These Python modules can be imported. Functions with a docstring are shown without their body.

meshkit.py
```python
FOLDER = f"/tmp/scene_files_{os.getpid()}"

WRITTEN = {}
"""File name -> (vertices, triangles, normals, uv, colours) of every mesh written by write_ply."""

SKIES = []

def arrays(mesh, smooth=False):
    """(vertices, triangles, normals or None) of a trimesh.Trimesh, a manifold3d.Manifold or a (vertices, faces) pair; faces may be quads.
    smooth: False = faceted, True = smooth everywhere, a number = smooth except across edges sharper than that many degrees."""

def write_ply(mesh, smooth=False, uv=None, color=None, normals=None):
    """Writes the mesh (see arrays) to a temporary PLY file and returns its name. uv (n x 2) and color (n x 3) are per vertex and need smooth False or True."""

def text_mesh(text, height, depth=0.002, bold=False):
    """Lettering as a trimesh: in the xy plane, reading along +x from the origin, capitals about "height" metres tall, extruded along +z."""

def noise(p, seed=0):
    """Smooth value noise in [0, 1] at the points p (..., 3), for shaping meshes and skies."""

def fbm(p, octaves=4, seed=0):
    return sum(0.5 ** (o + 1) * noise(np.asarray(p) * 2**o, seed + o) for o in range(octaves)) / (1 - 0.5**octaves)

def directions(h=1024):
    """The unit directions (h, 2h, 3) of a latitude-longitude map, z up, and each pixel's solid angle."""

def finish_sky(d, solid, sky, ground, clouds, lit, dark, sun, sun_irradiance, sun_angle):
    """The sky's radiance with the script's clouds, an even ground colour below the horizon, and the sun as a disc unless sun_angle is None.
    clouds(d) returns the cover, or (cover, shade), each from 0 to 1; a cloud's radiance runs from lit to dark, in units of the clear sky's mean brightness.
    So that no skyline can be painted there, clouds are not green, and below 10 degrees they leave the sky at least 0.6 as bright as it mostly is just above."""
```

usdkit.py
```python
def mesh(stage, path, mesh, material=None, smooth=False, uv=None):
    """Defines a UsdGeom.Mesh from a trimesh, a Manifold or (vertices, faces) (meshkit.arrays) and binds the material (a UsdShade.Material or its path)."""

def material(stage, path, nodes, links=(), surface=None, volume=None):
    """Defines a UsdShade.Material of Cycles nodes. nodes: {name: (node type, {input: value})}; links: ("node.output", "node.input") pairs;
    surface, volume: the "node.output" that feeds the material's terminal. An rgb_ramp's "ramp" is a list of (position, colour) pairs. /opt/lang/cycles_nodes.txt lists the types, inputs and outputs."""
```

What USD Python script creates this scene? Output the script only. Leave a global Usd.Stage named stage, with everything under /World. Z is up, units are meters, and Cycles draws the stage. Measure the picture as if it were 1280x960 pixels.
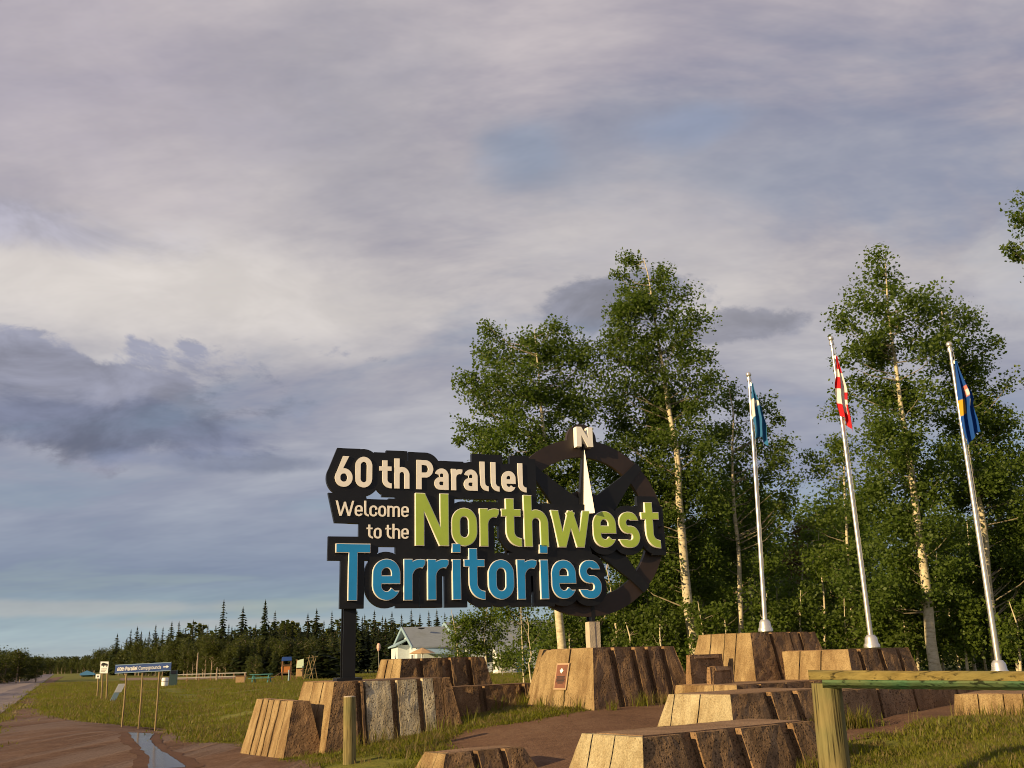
import math, numpy as np, trimesh, usdkit, meshkit
import shapely
from shapely import affinity
from shapely.geometry import Polygon, LineString, Point, box
from shapely.ops import unary_union
from pxr import Usd, UsdGeom, UsdLux, UsdShade, Gf, Sdf, Vt

stage = Usd.Stage.CreateInMemory()
UsdGeom.SetStageUpAxis(stage, UsdGeom.Tokens.z)
UsdGeom.SetStageMetersPerUnit(stage, 1.0)
UsdGeom.Xform.Define(stage, '/World')
UsdGeom.Scope.Define(stage, '/World/Looks')

# ------------------------------------------------------------------ camera
F = 1200.0                      # focal length in pixels of a 1280 wide picture
PITCH, ROLL, EYE = math.atan(342 / F), 0.030, 1.5
fw = np.array([0, math.cos(PITCH), math.sin(PITCH)])
u0, r0 = np.array([0, -math.sin(PITCH), math.cos(PITCH)]), np.array([1.0, 0, 0])
CU = u0 * math.cos(ROLL) + r0 * math.sin(ROLL)
CR = r0 * math.cos(ROLL) - u0 * math.sin(ROLL)
CP = np.array([0, 0, EYE])
cam = UsdGeom.Camera.Define(stage, '/World/camera')
M = Gf.Matrix4d(1)
for i, a in enumerate((CR, CU, -fw, CP)):
    M.SetRow(i, Gf.Vec4d(*map(float, a), 1.0 if i == 3 else 0.0))
cam.AddTransformOp().Set(M)
cam.CreateHorizontalApertureAttr(36.0)
cam.CreateVerticalApertureAttr(27.0)
cam.CreateFocalLengthAttr(36.0 * F / 1280)
cam.CreateClippingRangeAttr(Gf.Vec2f(0.05, 20000))
cam.CreateExposureAttr(0.6)

# ------------------------------------------------------------------ sun and sky
SUN_EL = math.radians(16.0)
sh = np.array([-0.82, -0.575]); sh /= np.linalg.norm(sh)
SUN = np.array([sh[0] * math.cos(SUN_EL), sh[1] * math.cos(SUN_EL), math.sin(SUN_EL)])
sun = UsdLux.DistantLight.Define(stage, '/World/sun')
sun.CreateIntensityAttr(1.25)
sun.CreateAngleAttr(0.53)
sun.CreateColorAttr(Gf.Vec3f(1.0, 0.73, 0.38))
sun.GetPrim().CreateAttribute('inputs:normalize', Sdf.ValueTypeNames.Bool).Set(True)
zax = SUN; xax = np.cross([0, 0, 1], zax); xax /= np.linalg.norm(xax); yax = np.cross(zax, xax)
M = Gf.Matrix4d(1)
for i, a in enumerate((xax, yax, zax)):
    M.SetRow(i, Gf.Vec4d(*map(float, a), 0.0))
sun.AddTransformOp().Set(M)


def graph(path, nodes, links, **k):
    return usdkit.material(stage, '/World/Looks/' + path, nodes, links, **k)


def sky_material():
    """Clear sky under a broken stratocumulus layer: fBm noise on a flat cloud deck, with a few larger banks."""
    n, l = {}, []
    n['tc'] = ('texture_coordinate', {})
    n['sep'] = ('separate_xyz', {}); l.append(('tc.generated', 'sep.vector'))
    # azimuth (0 = the way the camera looks) and elevation in degrees
    n['az'] = ('math', {'math_type': 'arctan2'}); l += [('sep.x', 'az.value1'), ('sep.y', 'az.value2')]
    n['el'] = ('math', {'math_type': 'arcsine'}); l.append(('sep.z', 'el.value1'))
    n['azd'] = ('math', {'math_type': 'multiply', 'value2': 57.2958}); l.append(('az.value', 'azd.value1'))
    n['eld'] = ('math', {'math_type': 'multiply', 'value2': 57.2958}); l.append(('el.value', 'eld.value1'))
    # cloud deck coordinates
    n['zz'] = ('math', {'math_type': 'add', 'value2': 0.22}); l.append(('sep.z', 'zz.value1'))
    n['zm'] = ('math', {'math_type': 'maximum', 'value2': 0.12}); l.append(('zz.value', 'zm.value1'))
    n['px'] = ('math', {'math_type': 'divide'}); l += [('sep.x', 'px.value1'), ('zm.value', 'px.value2')]
    n['py'] = ('math', {'math_type': 'divide'}); l += [('sep.y', 'py.value1'), ('zm.value', 'py.value2')]
    n['deck'] = ('combine_xyz', {'z': 3.1}); l += [('px.value', 'deck.x'), ('py.value', 'deck.y')]
    n['dmap'] = ('mapping', {'rotation': (0, 0, 0.75), 'scale': (1.0, 2.0, 1.0)}); l.append(('deck.vector', 'dmap.vector'))
    n['big'] = ('noise_texture', {'scale': 1.05, 'detail': 7.0, 'roughness': 0.55, 'distortion': 0.5}); l.append(('dmap.vector', 'big.vector'))
    n['fine'] = ('noise_texture', {'scale': 3.4, 'detail': 8.0, 'roughness': 0.58, 'distortion': 0.25}); l.append(('dmap.vector', 'fine.vector'))
    n['xf'] = ('noise_texture', {'scale': 10.0, 'detail': 6.0, 'roughness': 0.6, 'distortion': 0.2}); l.append(('dmap.vector', 'xf.vector'))
    n['sum0'] = ('mix_float', {'fac': 0.22}); l += [('fine.fac', 'sum0.a'), ('xf.fac', 'sum0.b')]
    n['sumn'] = ('mix_float', {'fac': 0.43}); l += [('big.fac', 'sumn.a'), ('sum0.result', 'sumn.b')]
    n['tone'] = ('rgb_ramp', {'ramp': [(0.37, (0.20, 0.205, 0.275)), (0.44, (0.265, 0.26, 0.32)), (0.50, (0.345, 0.33, 0.365)), (0.56, (0.44, 0.415, 0.425)), (0.63, (0.54, 0.505, 0.495))]})
    n['lowf'] = ('map_range', {'range_type': 'smoothstep', 'from_min': 3, 'from_max': 22, 'to_min': 0.25, 'to_max': 0.8, 'clamp': True}); l.append(('eld.value', 'lowf.value'))
    n['calm'] = ('mix_float', {'a': 0.52}); l += [('sumn.result', 'calm.b'), ('lowf.result', 'calm.fac'), ('calm.result', 'tone.fac')]
    # how elevation tints the layer: blue-grey rain light low down, neutral above
    n['elr'] = ('map_range', {'from_min': 0, 'from_max': 60, 'to_min': 0, 'to_max': 1, 'clamp': True}); l.append(('eld.value', 'elr.value'))
    n['elt'] = ('rgb_ramp', {'ramp': [(0.0, (0.92, 1.06, 1.02)), (0.03, (0.84, 1.10, 1.12)), (0.055, (0.63, 0.86, 0.93)), (0.085, (0.52, 0.66, 0.84)), (0.15, (0.72, 0.82, 0.96)), (0.24, (0.90, 0.94, 1.0)), (0.34, (1.08, 1.06, 1.02)), (0.55, (1.04, 1.0, 1.02)), (0.8, (0.92, 0.87, 0.92)), (1.0, (0.84, 0.79, 0.86))]})
    l.append(('elr.result', 'elt.fac'))
    n['c0'] = ('mix_color', {'blend_type': 'multiply', 'fac': 1.0}); l += [('tone.color', 'c0.a'), ('elt.color', 'c0.b')]
    last = 'c0.result'
    # named banks of cloud: (azimuth, elevation, half width, half height, edge softness, noise, colour, strength)
    wn = 0
    n['wob'] = ('noise_texture', {'scale': 7.0, 'detail': 7.0, 'roughness': 0.6}); l.append(('tc.generated', 'wob.vector'))
    n['wmap'] = ('mapping', {'scale': (1.0, 1.0, 2.0)}); l.append(('tc.generated', 'wmap.vector'))
    n['wob2'] = ('noise_texture', {'scale': 6.0, 'detail': 8.0, 'roughness': 0.62, 'distortion': 0.3}); l.append(('wmap.vector', 'wob2.vector'))
    n['pfn'] = ('noise_texture', {'scale': 9.0, 'detail': 7.0, 'roughness': 0.6, 'distortion': 0.5}); l.append(('wmap.vector', 'pfn.vector'))
    n['puff'] = ('map_range', {'range_type': 'smoothstep', 'from_min': 0.32, 'from_max': 0.68, 'to_min': 0, 'to_max': 1, 'clamp': True}); l.append(('pfn.fac', 'puff.value'))
    for (az, el, ha, he, soft, amp, col, k) in BANKS:
        wn += 1
        a, e, q = f'ba{wn}', f'be{wn}', f'bq{wn}'
        n[a] = ('map_range', {'from_min': az, 'from_max': az + ha, 'to_min': 0, 'to_max': 1}); l.append(('azd.value', a + '.value'))
        n[e] = ('map_range', {'from_min': el, 'from_max': el + he, 'to_min': 0, 'to_max': 1}); l.append(('eld.value', e + '.value'))
        n[q] = ('combine_xyz', {}); l += [(a + '.result', q + '.x'), (e + '.result', q + '.y')]
        n[q + 'l'] = ('vector_math', {'math_type': 'length'}); l.append((q + '.vector', q + 'l.vector1'))
        n[q + 'n'] = ('math', {'math_type': 'multiply_add', 'value2': amp}); l += [('wob2.fac', q + 'n.value1'), (q + 'l.value', q + 'n.value3')]
        n[q + 'm'] = ('map_range', {'range_type': 'smoothstep', 'from_min': 1 + amp * 0.5 - soft, 'from_max': 1 + amp * 0.5 + soft, 'to_min': k, 'to_max': 0.0, 'clamp': True})
        l.append((q + 'n.value', q + 'm.value'))
        n[q + 't'] = ('mix_color', {'a': tuple(np.array(col) * (0.76 if he < 5 and max(col) < .4 else 0.92)), 'b': tuple(np.array(col) * (1.28 if he < 5 and max(col) < .4 else 1.07))}); l.append(('puff.result', q + 't.fac'))
        n[q + 'c'] = ('mix_color', {'blend_type': 'mix'}); l += [(last, q + 'c.a'), (q + 't.result', q + 'c.b'), (q + 'm.result', q + 'c.fac')]
        last = q + 'c.result'
    # clear sky in the thin places
    n['sky'] = ('sky_texture', {'sky_type': 'single_scattering', 'sun_disc': False, 'sun_elevation': SUN_EL, 'sun_rotation': math.atan2(SUN[0], SUN[1]), 'altitude': 300.0, 'air_density': 1.0, 'aerosol_density': 1.2, 'ozone_density': 1.0})
    n['thin'] = ('map_range', {'range_type': 'smoothstep', 'from_min': 0.34, 'from_max': 0.48, 'to_min': 0.30, 'to_max': 0.03, 'clamp': True}); l.append(('big.fac', 'thin.value'))
    n['gain'] = ('mix_color', {'blend_type': 'multiply', 'fac': 1.0, 'b': (CLOUD, CLOUD, CLOUD)}); l.append((last, 'gain.a'))
    n['skymix'] = ('mix_color', {'blend_type': 'mix'}); l += [('gain.result', 'skymix.a'), ('sky.color', 'skymix.b'), ('thin.result', 'skymix.fac')]
    n['bg'] = ('background_shader', {'strength': 0.08}); l.append(('skymix.result', 'bg.color'))
    return graph('sky', n, l, surface='bg.background')


CLOUD = 9.9                     # radiance of the cloud layer relative to the clear sky's own scale
BANKS = [
    # az,  el,  ha, he, soft, amp, colour, strength
    (-11, 31, 8, 7, 0.9, 2.4, (0.285, 0.28, 0.325), 0.55),         # grey sheet above the middle
    (9, 25, 10, 6, 0.9, 2.4, (0.53, 0.50, 0.49), 0.45),            # paler gap over the trees
    (-27, 30, 9, 8, 0.9, 2.4, (0.44, 0.395, 0.435), 0.5),          # mauve light on the left
    (-21, 20.6, 16, 3.0, 0.7, 1.8, (0.62, 0.575, 0.54), 0.8),      # pale gap above the dark bank
    (-28, 14.4, 15.5, 3.4, 0.17, 4.2, (0.235, 0.24, 0.305), 0.93), # dark bank on the left
    (-25, 13.0, 11, 1.4, 0.40, 4.0, (0.14, 0.155, 0.225), 0.85),
    (-17, 11.3, 6, 0.6, 0.45, 3.4, (0.16, 0.185, 0.27), 0.6),
    (-29, 23.3, 6, 1.2, 0.6, 3.0, (0.30, 0.30, 0.39), 0.6),
    (-26, 3.2, 14, 0.40, 0.5, 2.2, (0.42, 0.40, 0.38), 0.45),      # low pale streaks
    (-16, 2.3, 6, 0.28, 0.5, 2.2, (0.43, 0.40, 0.38), 0.45),
    (7.0, 20.5, 4.2, 1.2, 0.25, 4.4, (0.20, 0.205, 0.255), 0.85),  # small dark puffs behind the trees
    (13.5, 18.4, 4.2, 0.8, 0.25, 4.4, (0.23, 0.23, 0.275), 0.8),
    (12.0, 30.0, 3.4, 0.9, 0.9, 4.0, (0.27, 0.31, 0.43), 0.6),     # bluish holes high up
    (1.0, 29.5, 2.2, 1.3, 0.9, 4.0, (0.27, 0.31, 0.40), 0.6),
    (31, 19.5, 3.0, 2.5, 0.4, 3.0, (0.50, 0.48, 0.48), 0.6),
]
dome = UsdLux.DomeLight.Define(stage, '/World/sky')
dome.CreateIntensityAttr(1.0)
dome.GetPrim().SetCustomDataByKey('kind', 'structure')
UsdShade.MaterialBindingAPI.Apply(dome.GetPrim()).Bind(sky_material())

# ------------------------------------------------------------------ helpers
LOC, TAKEN = {}, {}


def numbered(parent, name):
    k = TAKEN.setdefault((parent, name), -1) + 1
    TAKEN[(parent, name)] = k
    return f'{parent}/{name}' + (f'_{k:03d}' if k else '')


def tag(p, label=None, cat=None, group=None, kind=None):
    for k, v in (('label', label), ('category', cat), ('group', group), ('kind', kind)):
        if v:
            p.SetCustomDataByKey(k, v)
    return p


def thing(name, label, cat, loc, group=None):
    path = numbered('/World', name)
    x = UsdGeom.Xform.Define(stage, path)
    x.AddTranslateOp().Set(Gf.Vec3d(*map(float, loc)))
    LOC[path] = np.array(loc, float)
    tag(x.GetPrim(), label, cat, group)
    return path


def part(name, mesh, mat, parent='/World', label=None, smooth=False, kind=None, colors=None):
    """mesh is in world coordinates; it is moved into its thing's own frame."""
    path = numbered(parent, name)
    top = '/'.join(path.split('/')[:3])
    off = LOC.get(top, np.zeros(3))
    if isinstance(mesh, (list, tuple)) and not isinstance(mesh[0], np.ndarray):
        mesh = trimesh.util.concatenate(list(mesh))
    v, f, n = meshkit.arrays(mesh, smooth)
    m = UsdGeom.Mesh.Define(stage, path)
    m.CreatePointsAttr(Vt.Vec3fArray.FromNumpy((v - off).astype(np.float32)))
    m.CreateFaceVertexCountsAttr(Vt.IntArray.FromNumpy(np.full(len(f), f.shape[1], np.int32)))
    m.CreateFaceVertexIndicesAttr(Vt.IntArray.FromNumpy(f.astype(np.int32).ravel()))
    m.CreateSubdivisionSchemeAttr('none')
    if n is not None:
        m.CreateNormalsAttr(Vt.Vec3fArray.FromNumpy(n.astype(np.float32)))
        m.SetNormalsInterpolation('vertex')
    if colors is not None:
        UsdGeom.PrimvarsAPI(m).CreatePrimvar('print', Sdf.ValueTypeNames.Color3fArray, 'vertex').Set(Vt.Vec3fArray.FromNumpy(np.asarray(colors, np.float32)))
    UsdShade.MaterialBindingAPI.Apply(m.GetPrim()).Bind(MAT[mat])
    tag(m.GetPrim(), label, None, None, kind)
    return path


def setting(name, mesh, mat, kind='structure', label=None, smooth=True, colors=None):
    return part(name, mesh, mat, label=label, smooth=smooth, kind=kind, colors=colors)


def copy_of(src, loc, rotz=0.0, scale=1.0, label=None, name=None, group=None):
    """An instanceable copy of a whole thing, with its parts."""
    old = stage.GetPrimAtPath(src)
    path = numbered('/World', name or src.rsplit('/', 1)[1].rstrip('0123456789').rstrip('_'))
    x = UsdGeom.Xform.Define(stage, path)
    x.GetPrim().GetReferences().AddInternalReference(src)
    x.ClearXformOpOrder()
    x.AddTranslateOp(opSuffix='put').Set(Gf.Vec3d(*map(float, loc)))
    x.AddRotateZOp(opSuffix='turn').Set(math.degrees(rotz))
    s = np.broadcast_to(np.asarray(scale, float), 3)
    x.AddScaleOp(opSuffix='size').Set(Gf.Vec3f(*map(float, s)))
    x.GetPrim().SetInstanceable(True)
    d = old.GetCustomData()
    tag(x.GetPrim(), label or d.get('label'), d.get('category'), group or d.get('group'))
    return path


def ray(px, py):
    d = fw * F + CR * (px - 640) - CU * (py - 480)
    return d / d[1]


def at(px, py, depth):
    """The point at this depth (metres along y) on the line of sight that the plan was measured along."""
    return CP + ray(px, py) * depth


def boxm(c, s, rz=0.0):
    m = trimesh.creation.box(s)
    if rz:
        m.apply_transform(trimesh.transformations.rotation_matrix(rz, [0, 0, 1]))
    m.apply_translation(c)
    return m


def hull(pts):
    return trimesh.convex.convex_hull(np.asarray(pts, float))


def tube(pts, radii, n=8, cap=True):
    pts = np.asarray(pts, float)
    radii = np.broadcast_to(np.asarray(radii, float), len(pts))
    t = np.gradient(pts, axis=0)
    t /= np.linalg.norm(t, axis=1, keepdims=True)
    ref = np.array([1.0, 0, 0]) if abs(t[0][0]) < 0.8 else np.array([0, 1.0, 0])
    a = np.cross(t, ref); a /= np.linalg.norm(a, axis=1, keepdims=True)
    b = np.cross(t, a)
    th = np.arange(n) / n * 2 * math.pi
    v = pts[:, None] + radii[:, None, None] * (a[:, None] * np.cos(th)[None, :, None] + b[:, None] * np.sin(th)[None, :, None])
    v = v.reshape(-1, 3)
    f = []
    for i in range(len(pts) - 1):
        for j in range(n):
            p, q = i * n + j, i * n + (j + 1) % n
            f += [[p, p + n, q + n], [p, q + n, q]]
    if cap:
        c0, c1 = len(v), len(v) + 1
        v = np.vstack([v, pts[0], pts[-1]])
        e = (len(pts) - 1) * n
        for j in range(n):
            f += [[c0, j, (j + 1) % n], [c1, e + (j + 1) % n, e + j]]
    return trimesh.Trimesh(v, np.array(f), process=False)


def lathe(profile, c, n=20):
    m = trimesh.creation.revolve(np.asarray(profile, float), sections=n)
    m.apply_translation(c)
    return m


def smoothstep(x):
    x = np.clip(x, 0, 1)
    return x * x * (3 - 2 * x)


def H(x, y):
    """Height of the ground: a flat meadow, a low mound under the monument, and a dip beside the road."""
    x, y = np.asarray(x, float), np.asarray(y, float)
    right = 0.56 * np.exp(-((x - 4.9) / 1.7) ** 2 - ((y - 9.1) / 2.2) ** 2) + 0.50 * smoothstep((x - 4.0) / 2) * smoothstep((y - 8.5) / 4.5) * (1 - smoothstep((y - 26) / 14)) * (1 - 0.6 * smoothstep((x - 16) / 20))
    m = 0.65 * smoothstep((x + 5.5) / 7) * smoothstep((y - 9) / 10) * (1 - 0.7 * smoothstep((y - 26) / 14)) * (1 - 0.6 * smoothstep((x - 16) / 20))
    p = np.stack([x * 0.25, y * 0.25, np.zeros_like(x)], -1)
    bumps = 0.06 * (meshkit.fbm(p, 3, 5) - 0.5) * smoothstep((np.hypot(x, y) - 5) / 6)
    ditch = -0.45 * np.exp(-(((x + 0.33 * y + 0.0) / 1.0 - 0.2) / 2.6) ** 2 * 1.0) * smoothstep((y - 24) / 8) * (1 - smoothstep((y - 60) / 20))
    return np.maximum(m, right) + bumps + ditch


def on_ground(px, py):
    """Where the line of sight meets the ground."""
    lo, d = 2.0, ray(px, py)
    ys = np.geomspace(2, 600, 4000)
    p = CP + d[None] * ys[:, None]
    k = np.nonzero(p[:, 2] < H(p[:, 0], p[:, 1]))[0]
    return p[k[0]] if len(k) else p[-1]


# ------------------------------------------------------------------ materials
MAT = {}


def principled(name, nodes, links, **p):
    nodes = dict(nodes); nodes['p'] = ('principled_bsdf', p)
    MAT[name] = graph(name, nodes, links, surface='p.BSDF')


def plain(name, col, rough=0.6, vary=0.12, scale=6.0, bump=0.0, bscale=40.0, metallic=0.0, spec=0.5):
    """One colour with a little mottling and relief, in the world's own coordinates."""
    c = np.array(col)
    n = {'g': ('geometry', {}), 'n': ('noise_texture', {'scale': scale, 'detail': 5.0, 'roughness': 0.6}),
         'r': ('rgb_ramp', {'ramp': [(0.25, tuple(c * (1 - vary))), (0.75, tuple(c * (1 + vary)))]})}
    l = [('g.position', 'n.vector'), ('n.fac', 'r.fac'), ('r.color', 'p.base_color')]
    if bump:
        n['n2'] = ('noise_texture', {'scale': bscale, 'detail': 4.0})
        n['b'] = ('bump', {'strength': bump, 'distance': 0.02})
        l += [('g.position', 'n2.vector'), ('n2.fac', 'b.height'), ('b.normal', 'p.normal')]
    principled(name, n, l, roughness=rough, metallic=metallic, specular_ior_level=spec)


def concrete(name, lo, hi, pebble, peb_amount, stain, streak=0.5, bump=0.6):
    """Rough cast concrete: mottled paste, exposed pebbles, rain streaks down the face."""
    n = {'g': ('geometry', {}),
         'n': ('noise_texture', {'scale': 1.7, 'detail': 8.0, 'roughness': 0.65}),
         'base': ('rgb_ramp', {'ramp': [(0.30, lo), (0.68, hi)]}),
         'v': ('voronoi_texture', {'scale': 26.0, 'randomness': 1.0}),
         'vs': ('separate_color', {}),
         'vr': ('rgb_ramp', {'ramp': [(0.0, tuple(np.array(pebble) * 0.45)), (0.35, pebble), (0.7, tuple(np.array(pebble) * 1.5)), (1.0, tuple(np.minimum(np.array(pebble) * 2.1, 0.6)))]}),
         'vm': ('map_range', {'range_type': 'smoothstep', 'from_min': 0.10, 'from_max': 0.42, 'to_min': 1, 'to_max': 0, 'clamp': True}),
         'pn': ('noise_texture', {'scale': 2.6, 'detail': 5.0}),
         'pm': ('map_range', {'from_min': 0.35, 'from_max': 0.65, 'to_min': 0.2 * peb_amount, 'to_max': peb_amount, 'clamp': True}),
         'pf': ('math', {'math_type': 'multiply'}),
         'c1': ('mix_color', {}),
         'smap': ('mapping', {'scale': (3.2, 3.2, 0.55)}),
         's': ('noise_texture', {'scale': 1.3, 'detail': 6.0, 'roughness': 0.65}),
         'sr': ('map_range', {'from_min': 0.43, 'from_max': 0.66, 'to_min': 0, 'to_max': streak, 'clamp': True}),
         'c2': ('mix_color', {'b': stain}),
         'sp': ('noise_texture', {'scale': 60.0, 'detail': 3.0}),
         'spr': ('rgb_ramp', {'ramp': [(0.3, (0.62, 0.62, 0.62)), (0.7, (1.25, 1.25, 1.25))]}),
         'c3': ('mix_color', {'blend_type': 'multiply', 'fac': 0.8}),
         'hn': ('noise_texture', {'scale': 17.0, 'detail': 7.0, 'roughness': 0.7}),
         'hm': ('math', {'math_type': 'multiply_add', 'value2': 0.8}),
         'b': ('bump', {'strength': bump, 'distance': 0.03})}
    l = [('g.position', 'n.vector'), ('n.fac', 'base.fac'), ('g.position', 'v.vector'), ('v.color', 'vs.color'), ('vs.r', 'vr.fac'), ('v.distance', 'vm.value'),
         ('g.position', 'pn.vector'), ('pn.fac', 'pm.value'), ('vm.result', 'pf.value1'), ('pm.result', 'pf.value2'),
         ('base.color', 'c1.a'), ('vr.color', 'c1.b'), ('pf.value', 'c1.fac'),
         ('g.position', 'smap.vector'), ('smap.vector', 's.vector'), ('s.fac', 'sr.value'), ('c1.result', 'c2.a'), ('sr.result', 'c2.fac'),
         ('g.position', 'sp.vector'), ('sp.fac', 'spr.fac'), ('c2.result', 'c3.a'), ('spr.color', 'c3.b'), ('c3.result', 'p.base_color'),
         ('g.position', 'hn.vector'), ('hn.fac', 'hm.value1'), ('pf.value', 'hm.value3'), ('hm.value', 'b.height'), ('b.normal', 'p.normal')]
    principled(name, n, l, roughness=0.92, specular_ior_level=0.2)


concrete('board_concrete', (0.21, 0.14, 0.065), (0.37, 0.275, 0.145), (0.19, 0.115, 0.055), 0.45, (0.13, 0.075, 0.033), 0.8, 0.8)
concrete('pebble_concrete', (0.21, 0.125, 0.062), (0.36, 0.23, 0.125), (0.22, 0.13, 0.07), 0.85, (0.085, 0.05, 0.027), 0.65, 1.2)
concrete('pale_concrete', (0.27, 0.22, 0.125), (0.46, 0.395, 0.25), (0.24, 0.16, 0.08), 0.45, (0.20, 0.135, 0.06), 0.65, 0.8)
concrete('grey_concrete', (0.42, 0.36, 0.23), (0.68, 0.61, 0.45), (0.17, 0.10, 0.055), 0.85, (0.16, 0.11, 0.06), 0.6, 1.0)
concrete('cap_concrete', (0.19, 0.115, 0.065), (0.33, 0.215, 0.13), (0.20, 0.12, 0.07), 0.6, (0.13, 0.08, 0.045), 0.2, 0.6)


def ground_mat(name, stops, scale, fine, bump, rough=0.95, dist=0.03, mid=5.0, spec=0.15):
    n = {'g': ('geometry', {}), 'n': ('noise_texture', {'scale': scale, 'detail': 8.0, 'roughness': 0.65, 'distortion': 0.4}),
         'm': ('noise_texture', {'scale': mid, 'detail': 6.0, 'roughness': 0.7}),
         'mm': ('mix_float', {'fac': 0.42}),
         'r': ('rgb_ramp', {'ramp': stops}), 'f': ('noise_texture', {'scale': fine, 'detail': 6.0, 'roughness': 0.75}),
         'fr': ('rgb_ramp', {'ramp': [(0.3, (0.55, 0.55, 0.55)), (0.7, (1.35, 1.35, 1.35))]}),
         'c': ('mix_color', {'blend_type': 'multiply', 'fac': 0.9}), 'b': ('bump', {'strength': bump, 'distance': dist})}
    l = [('g.position', 'n.vector'), ('g.position', 'm.vector'), ('n.fac', 'mm.a'), ('m.fac', 'mm.b'), ('mm.result', 'r.fac'), ('g.position', 'f.vector'), ('f.fac', 'fr.fac'),
         ('r.color', 'c.a'), ('fr.color', 'c.b'), ('c.result', 'p.base_color'), ('f.fac', 'b.height'), ('b.normal', 'p.normal')]
    principled(name, n, l, roughness=rough, specular_ior_level=spec)


ground_mat('turf', [(0.30, (0.125, 0.080, 0.033)), (0.42, (0.105, 0.115, 0.024)), (0.52, (0.16, 0.165, 0.028)), (0.62, (0.22, 0.20, 0.040)), (0.72, (0.22, 0.165, 0.06))], 0.30, 14.0, 1.0, mid=2.2)
def dirt_mat(name, stops, track, angle):
    n = {'g': ('geometry', {}), 'n': ('noise_texture', {'scale': 0.45, 'detail': 9.0, 'roughness': 0.68, 'distortion': 0.5}),
         'm': ('noise_texture', {'scale': 4.0, 'detail': 6.0, 'roughness': 0.7}), 'mm': ('mix_float', {'fac': 0.4}), 'r': ('rgb_ramp', {'ramp': stops}),
         'tm': ('mapping', {'rotation': (0, 0, angle), 'scale': (1.5, 0.06, 1.0)}), 'tn': ('noise_texture', {'scale': 1.0, 'detail': 4.0, 'roughness': 0.55}),
         'tr': ('map_range', {'range_type': 'smoothstep', 'from_min': 0.47, 'from_max': 0.62, 'to_min': 0, 'to_max': 0.75, 'clamp': True}), 'c1': ('mix_color', {'b': track}),
         'f': ('noise_texture', {'scale': 22.0, 'detail': 6.0, 'roughness': 0.75}), 'fr': ('rgb_ramp', {'ramp': [(0.3, (0.5, 0.5, 0.5)), (0.7, (1.4, 1.4, 1.4))]}),
         'c': ('mix_color', {'blend_type': 'multiply', 'fac': 0.9}), 'hh': ('math', {'math_type': 'multiply_add', 'value2': -1.2}), 'b': ('bump', {'strength': 1.0, 'distance': 0.05})}
    l = [('g.position', 'n.vector'), ('g.position', 'm.vector'), ('n.fac', 'mm.a'), ('m.fac', 'mm.b'), ('mm.result', 'r.fac'), ('g.position', 'tm.vector'), ('tm.vector', 'tn.vector'), ('tn.fac', 'tr.value'),
         ('r.color', 'c1.a'), ('tr.result', 'c1.fac'), ('g.position', 'f.vector'), ('f.fac', 'fr.fac'), ('c1.result', 'c.a'), ('fr.color', 'c.b'), ('c.result', 'p.base_color'),
         ('tr.result', 'hh.value1'), ('f.fac', 'hh.value3'), ('hh.value', 'b.height'), ('b.normal', 'p.normal')]
    principled(name, n, l, roughness=0.95, specular_ior_level=0.12)


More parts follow.
